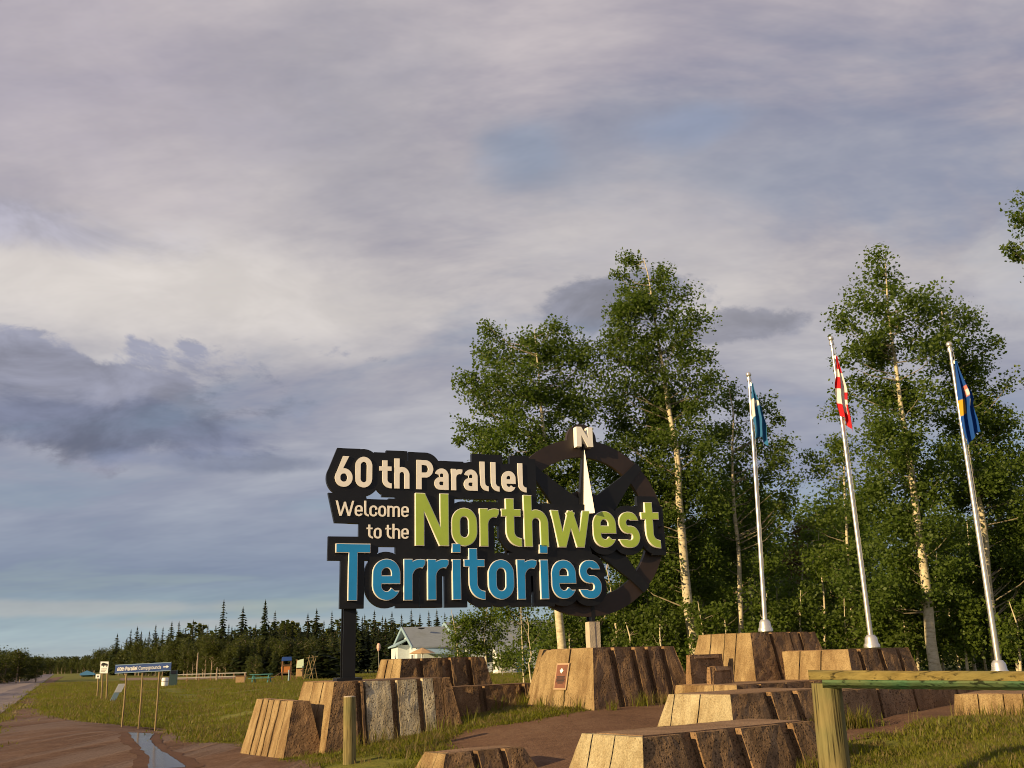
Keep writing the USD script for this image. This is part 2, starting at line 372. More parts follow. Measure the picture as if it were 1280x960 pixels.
dirt_mat('red_dirt', [(0.34, (0.095, 0.056, 0.037)), (0.47, (0.16, 0.095, 0.064)), (0.58, (0.205, 0.13, 0.092)), (0.70, (0.27, 0.205, 0.165))], (0.21, 0.155, 0.13), 0.30)
ground_mat('gravel_lot', [(0.35, (0.20, 0.14, 0.105)), (0.65, (0.30, 0.22, 0.17))], 0.4, 25.0, 0.6)
ground_mat('chipseal', [(0.35, (0.20, 0.165, 0.15)), (0.55, (0.27, 0.225, 0.205)), (0.7, (0.32, 0.265, 0.24))], 0.25, 30.0, 0.5)
ground_mat('terrace_paving', [(0.32, (0.10, 0.055, 0.035)), (0.50, (0.155, 0.088, 0.055)), (0.68, (0.20, 0.125, 0.08))], 0.8, 24.0, 0.7)
ground_mat('wet_mud', [(0.35, (0.095, 0.052, 0.034)), (0.65, (0.15, 0.086, 0.056))], 0.6, 24.0, 0.5, rough=0.9, spec=0.1)
principled('puddle', {'g': ('geometry', {}), 'n': ('noise_texture', {'scale': 2.0, 'detail': 3.0}), 'b': ('bump', {'strength': 0.06, 'distance': 0.01})},
           [('g.position', 'n.vector'), ('n.fac', 'b.height'), ('b.normal', 'p.normal')], base_color=(0.06, 0.04, 0.03), roughness=0.14, ior=1.18, specular_ior_level=0.3)
plain('sign_black', (0.0065, 0.007, 0.009), rough=0.42, vary=0.35, scale=3.0, bump=0.05, spec=0.35)
plain('bronze', (0.022, 0.0125, 0.009), rough=0.5, vary=0.25, scale=4.0, bump=0.1)
plain('letter_cream', (0.86, 0.83, 0.77), rough=0.5, vary=0.06)
plain('letter_green', (0.36, 0.50, 0.07), rough=0.45, vary=0.10, scale=3.0)
plain('letter_blue', (0.012, 0.24, 0.58), rough=0.42, vary=0.10, scale=3.0)
plain('letter_white', (0.86, 0.84, 0.78), rough=0.4, vary=0.04)
plain('plaque_copper', (0.17, 0.065, 0.032), rough=0.5, vary=0.25, scale=9.0)
plain('plaque_frame', (0.36, 0.24, 0.14), rough=0.6, vary=0.15)
plain('steel_pole', (0.62, 0.60, 0.56), rough=0.33, vary=0.10, scale=2.0, metallic=0.75)
plain('pale_timber', (0.42, 0.36, 0.27), rough=0.8, vary=0.2, scale=5.0, bump=0.4)
plain('white_paint', (0.74, 0.75, 0.74), rough=0.6, vary=0.05)
plain('blue_paint', (0.03, 0.14, 0.32), rough=0.5, vary=0.1)
plain('navy_sign', (0.012, 0.05, 0.20), rough=0.45, vary=0.15, scale=2.0)
plain('teal_paint', (0.06, 0.22, 0.22), rough=0.6, vary=0.2)
plain('roof_grey', (0.19, 0.215, 0.235), rough=0.85, vary=0.12, scale=2.0, bump=0.2)
plain('roof_blue', (0.25, 0.37, 0.44), rough=0.5, vary=0.06)
plain('siding', (0.54, 0.60, 0.63), rough=0.7, vary=0.05)
plain('orange_plastic', (0.55, 0.20, 0.05), rough=0.5, vary=0.1)
plain('brown_wood', (0.20, 0.11, 0.055), rough=0.8, vary=0.25, scale=4.0, bump=0.3)
plain('tan_wood', (0.40, 0.26, 0.13), rough=0.8, vary=0.2, scale=4.0, bump=0.3)
plain('dark_glass', (0.02, 0.025, 0.03), rough=0.12, vary=0.05)
plain('black_rubber', (0.02, 0.02, 0.02), rough=0.8)
plain('pink_lamp', (0.70, 0.42, 0.33), rough=0.5, vary=0.05)
plain('pale_sign', (0.55, 0.68, 0.52), rough=0.6)
plain('dark_teal', (0.03, 0.06, 0.065), rough=0.5)
plain('stone', (0.24, 0.17, 0.13), rough=0.9, vary=0.4, scale=3.0)
plain('red_petal', (0.55, 0.04, 0.03), rough=0.7)
plain('wire_grey', (0.30, 0.29, 0.27), rough=0.6)


def wood_grain(name, lo, hi, grey, axis=(1.0, 1.0, 0.07), patch=None):
    n = {'g': ('texture_coordinate', {}), 'm': ('mapping', {'scale': axis}), 'n': ('noise_texture', {'scale': 26.0, 'detail': 7.0, 'roughness': 0.65}),
         'r': ('rgb_ramp', {'ramp': [(0.30, lo), (0.66, hi)]}), 'w': ('noise_texture', {'scale': 3.0, 'detail': 5.0}),
         'wr': ('map_range', {'from_min': 0.4, 'from_max': 0.7, 'to_min': 0.0, 'to_max': 0.75, 'clamp': True}), 'c': ('mix_color', {'b': grey}),
         'cm': ('mapping', {'scale': tuple(np.array(axis) * np.array([1, 1, 0.5]))}), 'cn': ('noise_texture', {'scale': 55.0, 'detail': 3.0}),
         'cr': ('map_range', {'from_min': 0.33, 'from_max': 0.44, 'to_min': 0.22, 'to_max': 1.0, 'clamp': True}),
         'cc': ('mix_color', {'blend_type': 'multiply', 'fac': 1.0}), 'b': ('bump', {'strength': 0.9, 'distance': 0.012})}
    l = [('g.object', 'm.vector'), ('m.vector', 'n.vector'), ('n.fac', 'r.fac'), ('g.object', 'w.vector'), ('w.fac', 'wr.value'), ('r.color', 'c.a'), ('wr.result', 'c.fac'),
         ('g.object', 'cm.vector'), ('cm.vector', 'cn.vector'), ('cn.fac', 'cr.value'), ('c.result', 'cc.a'), ('cr.result', 'cc.b'), ('cc.result', 'p.base_color'), ('n.fac', 'b.height'), ('b.normal', 'p.normal')]
    principled(name, n, l, roughness=0.85, specular_ior_level=0.2)


wood_grain('post_wood', (0.11, 0.085, 0.032), (0.24, 0.195, 0.085), (0.13, 0.135, 0.055))
wood_grain('rail_wood', (0.14, 0.10, 0.028), (0.30, 0.23, 0.075), (0.17, 0.15, 0.05), axis=(0.06, 1.0, 1.0))
wood_grain('rail_green', (0.030, 0.085, 0.042), (0.075, 0.17, 0.085), (0.16, 0.16, 0.06), axis=(0.2, 1.0, 1.0))
wood_grain('stake_wood', (0.20, 0.14, 0.065), (0.34, 0.25, 0.13), (0.25, 0.20, 0.11))


def leaf_mat(name, dark, light, trans, hue_low=None):
    n = {'g': ('geometry', {}), 'r': ('rgb_ramp', {'ramp': [(0.0, dark), (0.55, tuple((np.array(dark) + np.array(light)) / 2)), (1.0, light)]}),
         'o': ('object_info', {}), 'ov': ('map_range', {'from_min': 0, 'from_max': 1, 'to_min': 0.8, 'to_max': 1.18}),
         'h': ('hsv', {}),
         'd': ('principled_bsdf', {'roughness': 0.5, 'specular_ior_level': 0.25}), 't': ('translucent_bsdf', {}),
         'tc': ('mix_color', {'blend_type': 'multiply', 'fac': 1.0, 'b': trans}), 'mx': ('mix_closure', {'fac': 0.46})}
    l = [('g.random_per_island', 'r.fac'), ('o.random', 'ov.value'), ('ov.result', 'h.value'), ('r.color', 'h.color'), ('h.color', 'd.base_color'), ('h.color', 'tc.a'), ('tc.result', 't.color'), ('d.BSDF', 'mx.closure1'), ('t.BSDF', 'mx.closure2')]
    MAT[name] = graph(name, n, l, surface='mx.closure')


leaf_mat('aspen_leaf', (0.078, 0.115, 0.020), (0.20, 0.235, 0.048), (1.5, 1.7, 0.8))
leaf_mat('young_leaf', (0.085, 0.12, 0.02), (0.22, 0.25, 0.05), (1.5, 1.7, 0.8))
leaf_mat('dry_leaf', (0.07, 0.055, 0.02), (0.16, 0.11, 0.045), (1.3, 1.2, 0.8))
leaf_mat('spruce_needle', (0.032, 0.045, 0.015), (0.095, 0.105, 0.032), (1.0, 1.0, 0.8))
leaf_mat('far_leaf', (0.065, 0.078, 0.018), (0.17, 0.155, 0.042), (1.3, 1.3, 0.8))
leaf_mat('grass_blade', (0.145, 0.15, 0.018), (0.31, 0.275, 0.045), (1.4, 1.5, 0.7))
leaf_mat('grass_straw', (0.20, 0.16, 0.06), (0.34, 0.27, 0.11), (1.2, 1.1, 0.8))


def bark(name, lo, hi, mark):
    n = {'g': ('geometry', {}), 'm': ('mapping', {'scale': (6.0, 6.0, 16.0)}), 'n': ('noise_texture', {'scale': 1.0, 'detail': 5.0, 'roughness': 0.7}),
         'r': ('rgb_ramp', {'ramp': [(0.30, mark), (0.40, lo), (0.65, hi)]}), 'b': ('bump', {'strength': 0.4, 'distance': 0.02})}
    principled(name, n, [('g.position', 'm.vector'), ('m.vector', 'n.vector'), ('n.fac', 'r.fac'), ('r.color', 'p.base_color'), ('n.fac', 'b.height'), ('b.normal', 'p.normal')], roughness=0.75, specular_ior_level=0.3)


bark('aspen_bark', (0.40, 0.34, 0.22), (0.60, 0.53, 0.38), (0.05, 0.04, 0.03))
bark('limb_bark', (0.17, 0.14, 0.09), (0.30, 0.26, 0.18), (0.05, 0.04, 0.03))
bark('dead_bark', (0.22, 0.16, 0.11), (0.38, 0.30, 0.22), (0.07, 0.05, 0.035))
bark('spruce_bark', (0.09, 0.07, 0.05), (0.16, 0.12, 0.09), (0.04, 0.03, 0.02))
n_ = {'a': ('attribute', {'attribute': 'print'}), 'd': ('principled_bsdf', {'roughness': 0.75, 'specular_ior_level': 0.2}), 't': ('translucent_bsdf', {}), 'm': ('mix_closure', {'fac': 0.25})}
MAT['flag_cloth'] = graph('flag_cloth', n_, [('a.color', 'd.base_color'), ('a.color', 't.color'), ('d.BSDF', 'm.closure1'), ('t.BSDF', 'm.closure2')], surface='m.closure')

# ------------------------------------------------------------------ ground, road, pull-out


def grid_xy(xs, ys):
    X, Y = np.meshgrid(xs, ys)
    nx, ny = len(xs), len(ys)
    i = np.arange((nx) * (ny)).reshape(ny, nx)
    f = np.concatenate([np.stack([i[:-1, :-1], i[:-1, 1:], i[1:, 1:]], -1).reshape(-1, 3), np.stack([i[:-1, :-1], i[1:, 1:], i[1:, :-1]], -1).reshape(-1, 3)])
    return X, Y, f


ax = np.concatenate([-np.geomspace(4000, 40, 30), np.arange(-39, 40, 0.25), np.geomspace(40, 4000, 30)])
ay = np.concatenate([-np.geomspace(3000, 12, 16), np.arange(-11, 50, 0.25), np.geomspace(50, 6000, 60)])
X, Y, f = grid_xy(ax, ay)
v = np.stack([X, Y, H(X, Y)], -1).reshape(-1, 3)
setting('ground', (v, f), 'turf')


def drape(poly, lift, step=0.6):
    """A polygon laid on the ground, lift metres above it."""
    x0, y0, x1, y1 = poly.bounds
    cells = []
    poly = poly.segmentize(step)
    v, f = trimesh.creation.triangulate_polygon(poly, engine='earcut')
    m = trimesh.Trimesh(np.column_stack([v, np.zeros(len(v))]), f)
    m.merge_vertices()
    vv, ff = trimesh.remesh.subdivide_to_size(m.vertices, m.faces, max_edge=step * 2.2, max_iter=14)
    vv = np.array(vv)
    vv[:, 2] = H(vv[:, 0], vv[:, 1]) + lift
    m = trimesh.Trimesh(vv, ff, process=False)
    if m.face_normals[:, 2].mean() < 0:
        m.invert()
    return m


def ragged(pts, amp, step=0.35, seed=1):
    p = Polygon(pts).buffer(0)
    p = max(getattr(p, 'geoms', [p]), key=lambda q: q.area).segmentize(step)
    c = np.array(p.exterior.coords)[:-1]
    q = np.column_stack([c * 0.9, np.full(len(c), seed * 7.3)])
    d = np.stack([meshkit.fbm(q, 3, seed), meshkit.fbm(q + 50, 3, seed + 1)], -1) - 0.5
    g = Polygon(c + d * 2 * amp).buffer(0)
    return max(getattr(g, 'geoms', [g]), key=lambda q: q.area)


VPX = ray(72, 843)[0]             # the road runs towards this bearing
road_dir = np.array([VPX, 1.0]) / math.hypot(VPX, 1.0)
road_nrm = np.array([road_dir[1], -road_dir[0]])       # to the right
rc = np.array([-2.0, 0.0])                             # a point on its right edge


def road_pt(s, t):
    return rc + road_dir * s + road_nrm * t


def road_quad(t0, t1, s0, s1):
    return Polygon([road_pt(s0, t0), road_pt(s0, t1), road_pt(s1, t1), road_pt(s1, t0)])


setting('road', drape(ragged([road_pt(-60, 0), road_pt(-60, -7.6), road_pt(900, -7.6), road_pt(900, 0)], 0.10, 4.0, 3), 0.034, 4.0), 'chipseal')
edge = [on_ground(*p)[:2] for p in [(80, 845.5), (63, 856), (46, 868), (52, 893), (100, 903), (150, 907), (212, 912), (250, 927), (300, 932), (345, 946), (392, 956)]]
dirt = [road_pt(edge_s, 0.25) for edge_s in (260, 100, 40, 10, -20)] + [(6, -12), (1.5, 5), (-1.2, 9.5), (-2.2, 12.5)] + edge[::-1]
dirt_poly = ragged(dirt, 0.22, 0.5, 8)
setting('dirt_pullout', drape(dirt_poly, 0.024, 0.9), 'red_dirt')
lot = ragged([on_ground(*p)[:2] for p in [(150, 851.5), (215, 850.5), (300, 848.8), (312, 846.8), (215, 847.2), (150, 847.8)]], 0.6, 1.0, 12)
setting('gravel_lot', drape(lot, 0.05, 2.0), 'gravel_lot')
pav = [on_ground(*p)[:2] for p in [(540, 955), (548, 930), (575, 915), (640, 905), (705, 893), (860, 874)]] + [(6.5, 20.0), (7.5, 15.0), (4.2, 13.6), (2.5, 10.8), (0.9, 10.3), (0.2, 11.2)]
pav_poly = ragged(pav, 0.16, 0.3, 21)
setting('terrace', drape(pav_poly, 0.016, 0.3), 'terrace_paving')
pud = [on_ground(*p)[:2] for p in [(160, 917), (176, 918), (192, 919), (188, 926), (194, 934), (204, 942), (216, 949), (232, 962), (182, 964), (186, 950), (180, 941), (172, 931), (166, 924)]]
pud_poly = ragged(pud, 0.10, 0.1, 5)
wet_poly = pud_poly.buffer(0.22)
wet_poly = ragged(list(wet_poly.exterior.coords), 0.2, 0.15, 15)
setting('wet_mud', drape(wet_poly, 0.029, 0.3), 'wet_mud', label='dark wet mud round the puddle')
pp = drape(pud_poly, 0.034, 0.3)
setting('puddle', pp, 'puddle', label='shallow blue-grey puddle lying in the red dirt')

# ------------------------------------------------------------------ the monument's concrete blocks
ROT = math.radians(36)
DR, DL = np.array([math.cos(ROT), math.sin(ROT)]), np.array([-math.sin(ROT), math.cos(ROT)])   # along the right-hand face, along the left-hand face
rng = np.random.default_rng(11)


def run_to(corner, d, px):
    """How far along direction d from this corner until the given picture column."""
    k = ray(px, 860); k2 = k[0]
    return (k2 * corner[1] - corner[0]) / (d[0] - k2 * d[1])


BLOCKS = {}


def slab(A, U, L, N, top, base, b, s0, s1, t, m0=0.0, m1=0.0, e0=0.0, e1=0.0, dz=0.0, rough=0.065):
    """A cast panel t metres thick standing on the battered face that starts at A and runs along U; N points out of it."""
    hgt = top - base
    o = b * hgt
    top -= dz
    U3, N3 = np.array([*U, 0]), np.array([*N, 0])

    def P(s, z, out, end):
        k = (top - z) * b
        return np.array([A[0], A[1], 0]) + U3 * (s + end * k) + N3 * (k + out) + np.array([0, 0, z])
    pts = []
    for s, e, m in ((s0, e0, m0), (s1, e1, m1)):
        for z in (top, base):
            pts.append(P(s, z, 0.0, e))
            pts.append(P(s + m, z, -t, e))
    q = np.array(pts)       # per end: top front, top back, base front, base back
    c = 0.014
    m = hull(q)
    v_, f_ = trimesh.remesh.subdivide_to_size(m.vertices, m.faces, 0.17)
    dd = (meshkit.fbm(v_ * 5.5, 4, 17) - .5)[:, None] * rough * (N3 + np.array([0, 0, .35]))
    k_ = np.clip((v_[:, 2:] - base) / .05, 0, 1)
    return trimesh.Trimesh(v_ + dd * k_, f_, process=False)


def block(name, label, corner, depth, lpx, rpx, base, mats, left, right, b=0.27, t=0.09, rot=None, group='battered concrete blocks of the monument', back=None, dz_amp=0.012, ll=None, rl=None):
    """A battered block: core, top and separately cast panels. corner: where its nearest top corner is seen, at that depth;
    lpx, rpx: the picture columns where its top edges end; left, right: (start, end) fractions of the panels along each face."""
    rot = ROT if rot is None else math.radians(rot)
    dr, dl = np.array([math.cos(rot), math.sin(rot)]), np.array([-math.sin(rot), math.cos(rot)])
    C = at(*corner, depth)
    top, C2 = C[2], C[:2]
    batter_to = base
    LL = run_to(C2, dl, lpx) if ll is None else ll
    RL = run_to(C2, dr, rpx) if rl is None else rl
    hgt = top - base
    ctr = C2 + dr * RL / 2 + dl * LL / 2
    p = thing(name, label, 'concrete block', (ctr[0], ctr[1], base), group)
    BLOCKS[label] = (C2, LL, RL, dr, dl, top, base, b)

    def ring(k, z):
        a = C2 - (dr + dl) * k
        return [np.array([*(a + q), z]) for q in (0 * dr, dr * (RL + 2 * k), dr * (RL + 2 * k) + dl * (LL + 2 * k), dl * (LL + 2 * k))]
    gmin = min(float(H(*(C2 + dr * u_ * RL + dl * v_ * LL - (dr + dl) * .2))) for u_ in (0, .5, 1) for v_ in (0, .5, 1))
    base = min(base, gmin) - .05
    hgt = top - base
    o = b * hgt
    core = hull(ring(-t, top - 0.05) + ring(o - t, base))
    part('core', core, mats[1], p)
    cap = ring(-t + 0.0, top - 0.05) + ring(-0.012, top - 0.002)
    capm = hull(ring(-t - 0.02, top - 0.06) + ring(-t * 0.98, top + 0.004))
    capm = trimesh.remesh.subdivide_to_size(capm.vertices, capm.faces, 0.35)
    cv = capm[0].copy()
    cv[:, 2] += np.where(cv[:, 2] > top - 0.02, 0.016 * (meshkit.fbm(cv * 3.0, 2, 3) - 0.3), 0)
    part('top', trimesh.Trimesh(cv, capm[1], process=False), 'cap_concrete', p)
    for side, (U, N, L, spans, mat) in enumerate(((dl, -dr, LL, left, mats[0]), (dr, -dl, RL, right, mats[1]), (dl, dr, LL, [(0, 1)], mats[1]), (dr, dl, RL, [(0, 1)], mats[1]))):
        A = C2 if side < 2 else (C2 + dr * RL if side == 2 else C2 + dl * LL)
        for i, sp in enumerate(spans):
            a0, a1 = sp[0] * L, sp[1] * L
            mm = sp[2] if len(sp) > 2 else mat
            tt = t + (sp[3] if len(sp) > 3 else rng.uniform(-0.006, 0.006))
            e0, e1 = (-1.0 if sp[0] == 0 else 0.0), (1.0 if sp[1] == 1 else 0.0)
            m = slab(A + N * (tt - t), U, L, N, top + 0.006, base, b, a0, a1, tt + 0.0, tt if sp[0] == 0 else 0.0, -tt if sp[1] == 1 else 0.0, e0, e1, rng.uniform(0, dz_amp), .026 if side == 0 else .042)
            part('panel', m, mm, p)
    return p


def joints(n, w=0.02, jit=0.12):
    e = np.linspace(0, 1, n + 1)
    e[1:-1] += rng.uniform(-jit, jit, n - 1) / n
    return [(e[i] + (w / 2 if i else 0), e[i + 1] - (w / 2 if i < n - 1 else 0)) for i in range(n)]


def grooves(gs, w):
    """Panels between grooves that start at the fractions gs, each w wide."""
    out, last = [], 0.0
    for g in gs:
        out.append((last, g)); last = g + w
    return out + [(last, 1.0)]


BC, PC, WC, GC = 'board_concrete', 'pebble_concrete', 'pale_concrete', 'grey_concrete'
block('concrete_block', 'lowest sunlit block at the left end of the monument, beside the red dirt', (367, 877), 15.9, 322, 388, 0.03, (BC, PC), joints(6, 0.03), joints(1), b=0.22, rot=30)
lb = joints(3, 0.03)
block('concrete_block', 'long pebbled block with grey middle panels carrying the dark sign post', (418, 853), 16.0, 379, 562, 0.10, (BC, PC), lb,
      [(0, 0.17), (0.215, 0.235), (0.255, 0.47, GC), (0.53, 0.70, GC), (0.755, 0.845, GC), (0.85, 0.925), (0.932, 1)], b=0.20, rot=31)
block('concrete_block', 'raised brown block directly behind the long grey-panelled block', (502, 824), 19.8, 476, 606, 0.30, (BC, PC), joints(3, 0.04), [(0, 0.16), (0.24, 0.50), (0.58, 0.62), (0.625, 0.76), (0.83, 0.90), (0.905, 1)], b=0.22)
block('concrete_block', 'low brown block half in black shadow between the pebbled block and the plaque block', (548, 860), 18.4, 530, 672, 0.30, (BC, PC), joints(2), [(0, 0.38), (0.45, 0.80), (0.86, 1)], b=0.20)
block('concrete_block', 'block with the small copper plaque and the pale timber sign foot on it', (741, 810), 17.3, 681, 846, 0.50, (BC, PC), [(0, 0.42), (0.45, 1)], grooves([0.17, 0.42, 0.59, 0.80], 0.075), b=0.24)
block('concrete_block', 'narrow dark block seen edge-on left of the plaque block', (683, 812), 19.2, 676, 716, 0.50, (BC, PC), joints(1), joints(1), b=0.22)
block('concrete_block', 'tall rear block with the first flagpole standing on it', (938, 791), 18.2, 879, 1026, 0.60, (BC, PC), joints(4, 0.015), [(0, 0.27), (0.32, 0.50), (0.505, 0.58), (0.60, 0.72), (0.76, 1)], b=0.24)
block('concrete_block', 'block under the red and white flag, right of the tall rear block', (1060, 812), 17.4, 973, 1142, 0.60, (BC, PC), joints(3, 0.015), [(0, 0.14), (0.20, 0.47), (0.54, 0.78), (0.84, 1)], b=0.22)
block('concrete_block', 'middle tier block whose flat top spreads in front of the rear blocks', (913, 869), 13.6, 835, 1040, 0.48, (WC, PC), [(0, 0.45), (0.47, 0.88), (0.90, 1)], grooves([0.30, 0.56, 0.84], 0.075), b=0.30)
block('concrete_block', 'nearest low block at the front with a cream left face', (803, 922), 10.6, 725, 1012, 0.20, (WC, PC), [(0, 0.42), (0.44, 0.80), (0.82, 1)], grooves([0.20, 0.46, 0.78], 0.08), b=0.32)
block('concrete_block', 'smallest slab-like block in the grass, left of the nearest low block', (557, 943), 12.0, 531, 652, 0.13, (BC, PC), joints(3, 0.02), grooves([0.30, 0.66], 0.09), b=0.5)
block('concrete_block', 'thin ledge step lying along the back of the middle tier top', (921, 857), 16.2, 845, 1046, 0.70, (BC, PC), joints(3, 0.01), joints(4, 0.02), b=0.15)
block('concrete_block', 'upper dark step tucked beside the tall rear block', (862, 819), 17.8, 860.8, 906, 0.60, (PC, PC), joints(1), grooves([0.45], 0.15), b=0.06)
block('concrete_block', 'lower dark step tucked beside the tall rear block', (887, 834), 17.0, 885.8, 917, 0.60, (PC, PC), joints(1), grooves([0.4], 0.15), b=0.06)
block('concrete_block', 'low dark step running behind the rail post towards the sunlit end block', (1040, 864), 14.6, 1010, 1235, 0.40, (PC, PC), joints(2), joints(4, 0.015), b=0.12, rot=38)
block('concrete_block', 'low sunlit end block in the grass under the wooden rail at the right edge', (1345, 868), 13.6, 1192, 1420, 0.45, (BC, PC), joints(5, 0.01), joints(3, 0.01), b=0.12, rot=50)

# ------------------------------------------------------------------ lettering, drawn from strokes


def rr(x0, y0, x1, y1, r):
    r = min(r, (x1 - x0) / 2 - 1e-4, (y1 - y0) / 2 - 1e-4)
    return box(x0 + r, y0 + r, x1 - r, y1 - r).buffer(r, quad_segs=10)


def oval(x0, y0, x1, y1, w):
    """An upright ring: DIN-like o with straight flanks."""
    W = x1 - x0
    return rr(x0, y0, x1, y1, W * 0.5).difference(rr(x0 + w, y0 + w * 0.92, x1 - w, y1 - w * 0.92, (W - 2 * w) * 0.5))


def glyph(ch, w):
    """(shape, advance width) for capitals 1 high; w is the stroke."""
    X, D = 0.735, 1.0
    W = 0.40 + 0.80 * w
    if ch == 'o':
        return oval(0, 0, W, X, w), W
    if ch == 'c':
        g = oval(0, 0, W, X, w)
        return g.difference(Polygon([(W * .5, X * .5), (W + .3, X * .5 + .26), (W + .3, X * .5 - .26)])), W * .96
    if ch == 'e':
        g = oval(0, 0, W, X, w)
        yb = X * .5 - w * .45
        g = g.difference(Polygon([(W * .5, yb), (W + .3, yb), (W + .3, X * .23), (W * .80, X * .23), (W * .68, X * .30), (W * .5, X * .30)]))
        return unary_union([g, box(w * .5, yb, W - .001, yb + w * .85)]), W
    if ch == 'a':
        W *= .97
        arch = oval(0.01, 0, W, X, w).intersection(box(-1, X * .5, 2, 2)).difference(Polygon([(W * .4, X * .48), (-.3, X * .5), (-.3, X * .86), (W * .32, X * .70)]))
        bowl = oval(0, 0, W, X * .60, w * .92)
        return unary_union([arch, bowl.intersection(box(-1, -1, W - w * .4, 2)), box(W - w, 0, W, X * .62)]), W
    if ch in 'hn':
        arch = oval(0, -.6, W, X, w).intersection(box(w * .5, 0, 2, 2))
        return unary_union([arch, box(0, 0, w, D * 1.02 if ch == 'h' else X)]), W
    if ch == 'm':
        V = W * .94
        a1 = oval(0, -.6, V, X, w).intersection(box(w * .5, 0, 2, 2))
        return unary_union([a1, affinity.translate(a1, V - w, 0), box(0, 0, w, X)]), 2 * V - w
    if ch == 'r':
        V = .66
        arch = oval(0, -.5, V, X, w).intersection(box(w * .4, X * .5, V * .66, 2))
        arch = arch.difference(Polygon([(V * .66, X + .1), (V * .66 + .01, X * .5), (V * .44, X * .5), (V * .56, X - w * 1.0), (V * .645, X - w * .55)]))
        return unary_union([arch, box(0, 0, w, X)]), V * .66
    if ch == 'l':
        foot = oval(0, 0, .62, .9, w).intersection(box(-1, -1, .31, .45))
        return unary_union([foot, box(0, .30, w, 1.03), box(.30, 0, w + .14, w * .9)]), w + .14
    if ch == 't':
        s = .10
        foot = oval(s, 0, s + .62, .9, w).intersection(box(-1, -1, s + .31, .45))
        return unary_union([foot, box(s, .30, s + w, .94), box(s + .30, 0, s + w + .16, w * .9), box(0, X - w * .80, s + w + .15, X)]), s + w + .16
    if ch == 'i':
        return unary_union([box(0, 0, w, X), box(0, X + .12, w, X + .12 + w * .95)]), w
    if ch == 's':
        V = W * .93
        h = X / 2
        up = oval(0.015, h - w * .45, V - .015, X, w * .95)
        lo = oval(0, 0, V, h + w * .45, w * .95)
        up = up.difference(box(V * .5, h - .3, 2, h + (X - h) * .52)).difference(Polygon([(V * .5, h + .1), (2, h), (2, X * .80), (V * .80, X * .74)]))
        lo = lo.difference(box(-1, h - (X - h) * .52, V * .5, h + .3)).difference(Polygon([(V * .5, h - .1), (-1, h), (-1, X * .2), (V * .2, X * .26)]))
        return unary_union([up, lo]), V
    if ch in 'wW':
        V, hh = (.92, X) if ch == 'w' else (1.16, D)
        k = w * 1.0 * (1.0 if ch == 'w' else 1.02)
        pts = [(k * .5, hh + .2 * hh), (V * .27, 0), (V * .5, hh * .86), (V * .73, 0), (V - k * .5, hh * 1.2)]
        pts[0] = (k * .5 - .2 * (V * .27 - k * .5), hh * 1.2)
        pts[4] = (V - k * .5 + .2 * (V * .27 - k * .5), hh * 1.2)
        a = LineString(pts[:2]).buffer(k * .5, cap_style='square')
        gs = [LineString(pts[i:i + 2]).buffer(k * .46, cap_style='square') for i in range(4)]
        return unary_union(gs).intersection(box(-1, 0, 3, hh)), V
    if ch == 'N':
        V = .70
        dg = Polygon([(0, 1), (w * 1.08, 1), (V, 0), (V - w * 1.08, 0)])
        return unary_union([box(0, 0, w, 1), box(V - w, 0, V, 1), dg]), V
    if ch == 'T':
        V = .66
        return unary_union([box(0, 1 - w * .92, V, 1), box(V / 2 - w / 2, 0, V / 2 + w / 2, 1)]), V
    if ch == 'P':
        V = .62
        bowl = rr(-.5, 1 - .60, V, 1, .30).difference(rr(-.5, 1 - .60 + w * .92, V - w, 1 - w * .92, .30 - w * .5)).intersection(box(0, 0, 2, 2))
        return unary_union([bowl, box(0, 0, w, 1)]), V
    if ch == '0':
        V = .60
        return oval(0, 0, V, 1.03, w), V
    if ch == '6':
        V = .62
        bowl = oval(0, 0, V, .62, w)
        st = Polygon([(V * .44, 1.03), (V * .44 + w * 1.16, 1.03), (w * 1.02, .44), (w * .3, .27), (0.004, .36)])
        return unary_union([bowl, st.difference(rr(w, w, V - w, .62 - w, .2))]), V
    return Polygon(), .18


KERN = {'ra': -.05, 'Pa': -.05, 'ar': -.0, 'or': 0, 'rr': -.03, 'rt': -.015, 'Te': -.02, 'We': -.03}


def word(text, x0, x1, base, cap, w, gap=0.085, space=0.24):
    """Glyph polygons laid between x0 and x1 on a baseline."""
    out, x = [], 0.0
    prev = ''
    for ch in text:
        if ch == ' ':
            x += space - gap; prev = ch; continue
        g, adv = glyph(ch, w)
        x += KERN.get(prev + ch, 0)
        out.append((ch, affinity.translate(g, x, 0)))
        x += adv + gap; prev = ch
    sx = (x1 - x0) / (x - gap)
    return [(c, affinity.translate(affinity.scale(g, sx, cap, origin=(0, 0)), x0, base)) for c, g in out]


# sign plane: origin at the left post, running away to the right
SA = math.radians(20)
SP = at(438, 780, 16.5)
SU, SN = np.array([math.cos(SA), math.sin(SA), 0]), np.array([math.sin(SA), -math.cos(SA), 0])


def plate(shape, d0, d1, mat_seg=None):
    """A polygon of the sign plane, extruded from d0 to d1 metres in front of it."""
    ms = []
    for g in getattr(shape, 'geoms', [shape]):
        if g.geom_type != 'Polygon' or g.area < 1e-5:
            continue
        m = trimesh.creation.extrude_polygon(g.simplify(0.0015), d1 - d0, engine='earcut')
        ms.append(m)
    m = trimesh.util.concatenate(ms)
    v = np.array(m.vertices)
    w = SP[None] * np.array([1, 1, 0]) + v[:, :1] * SU + np.array([0, 0, 1.0]) * v[:, 1:2] + SN * (v[:, 2:] + d0)
    m = trimesh.Trimesh(w, m.faces, process=False)
    if m.volume < 0:
        m.invert()
    return m


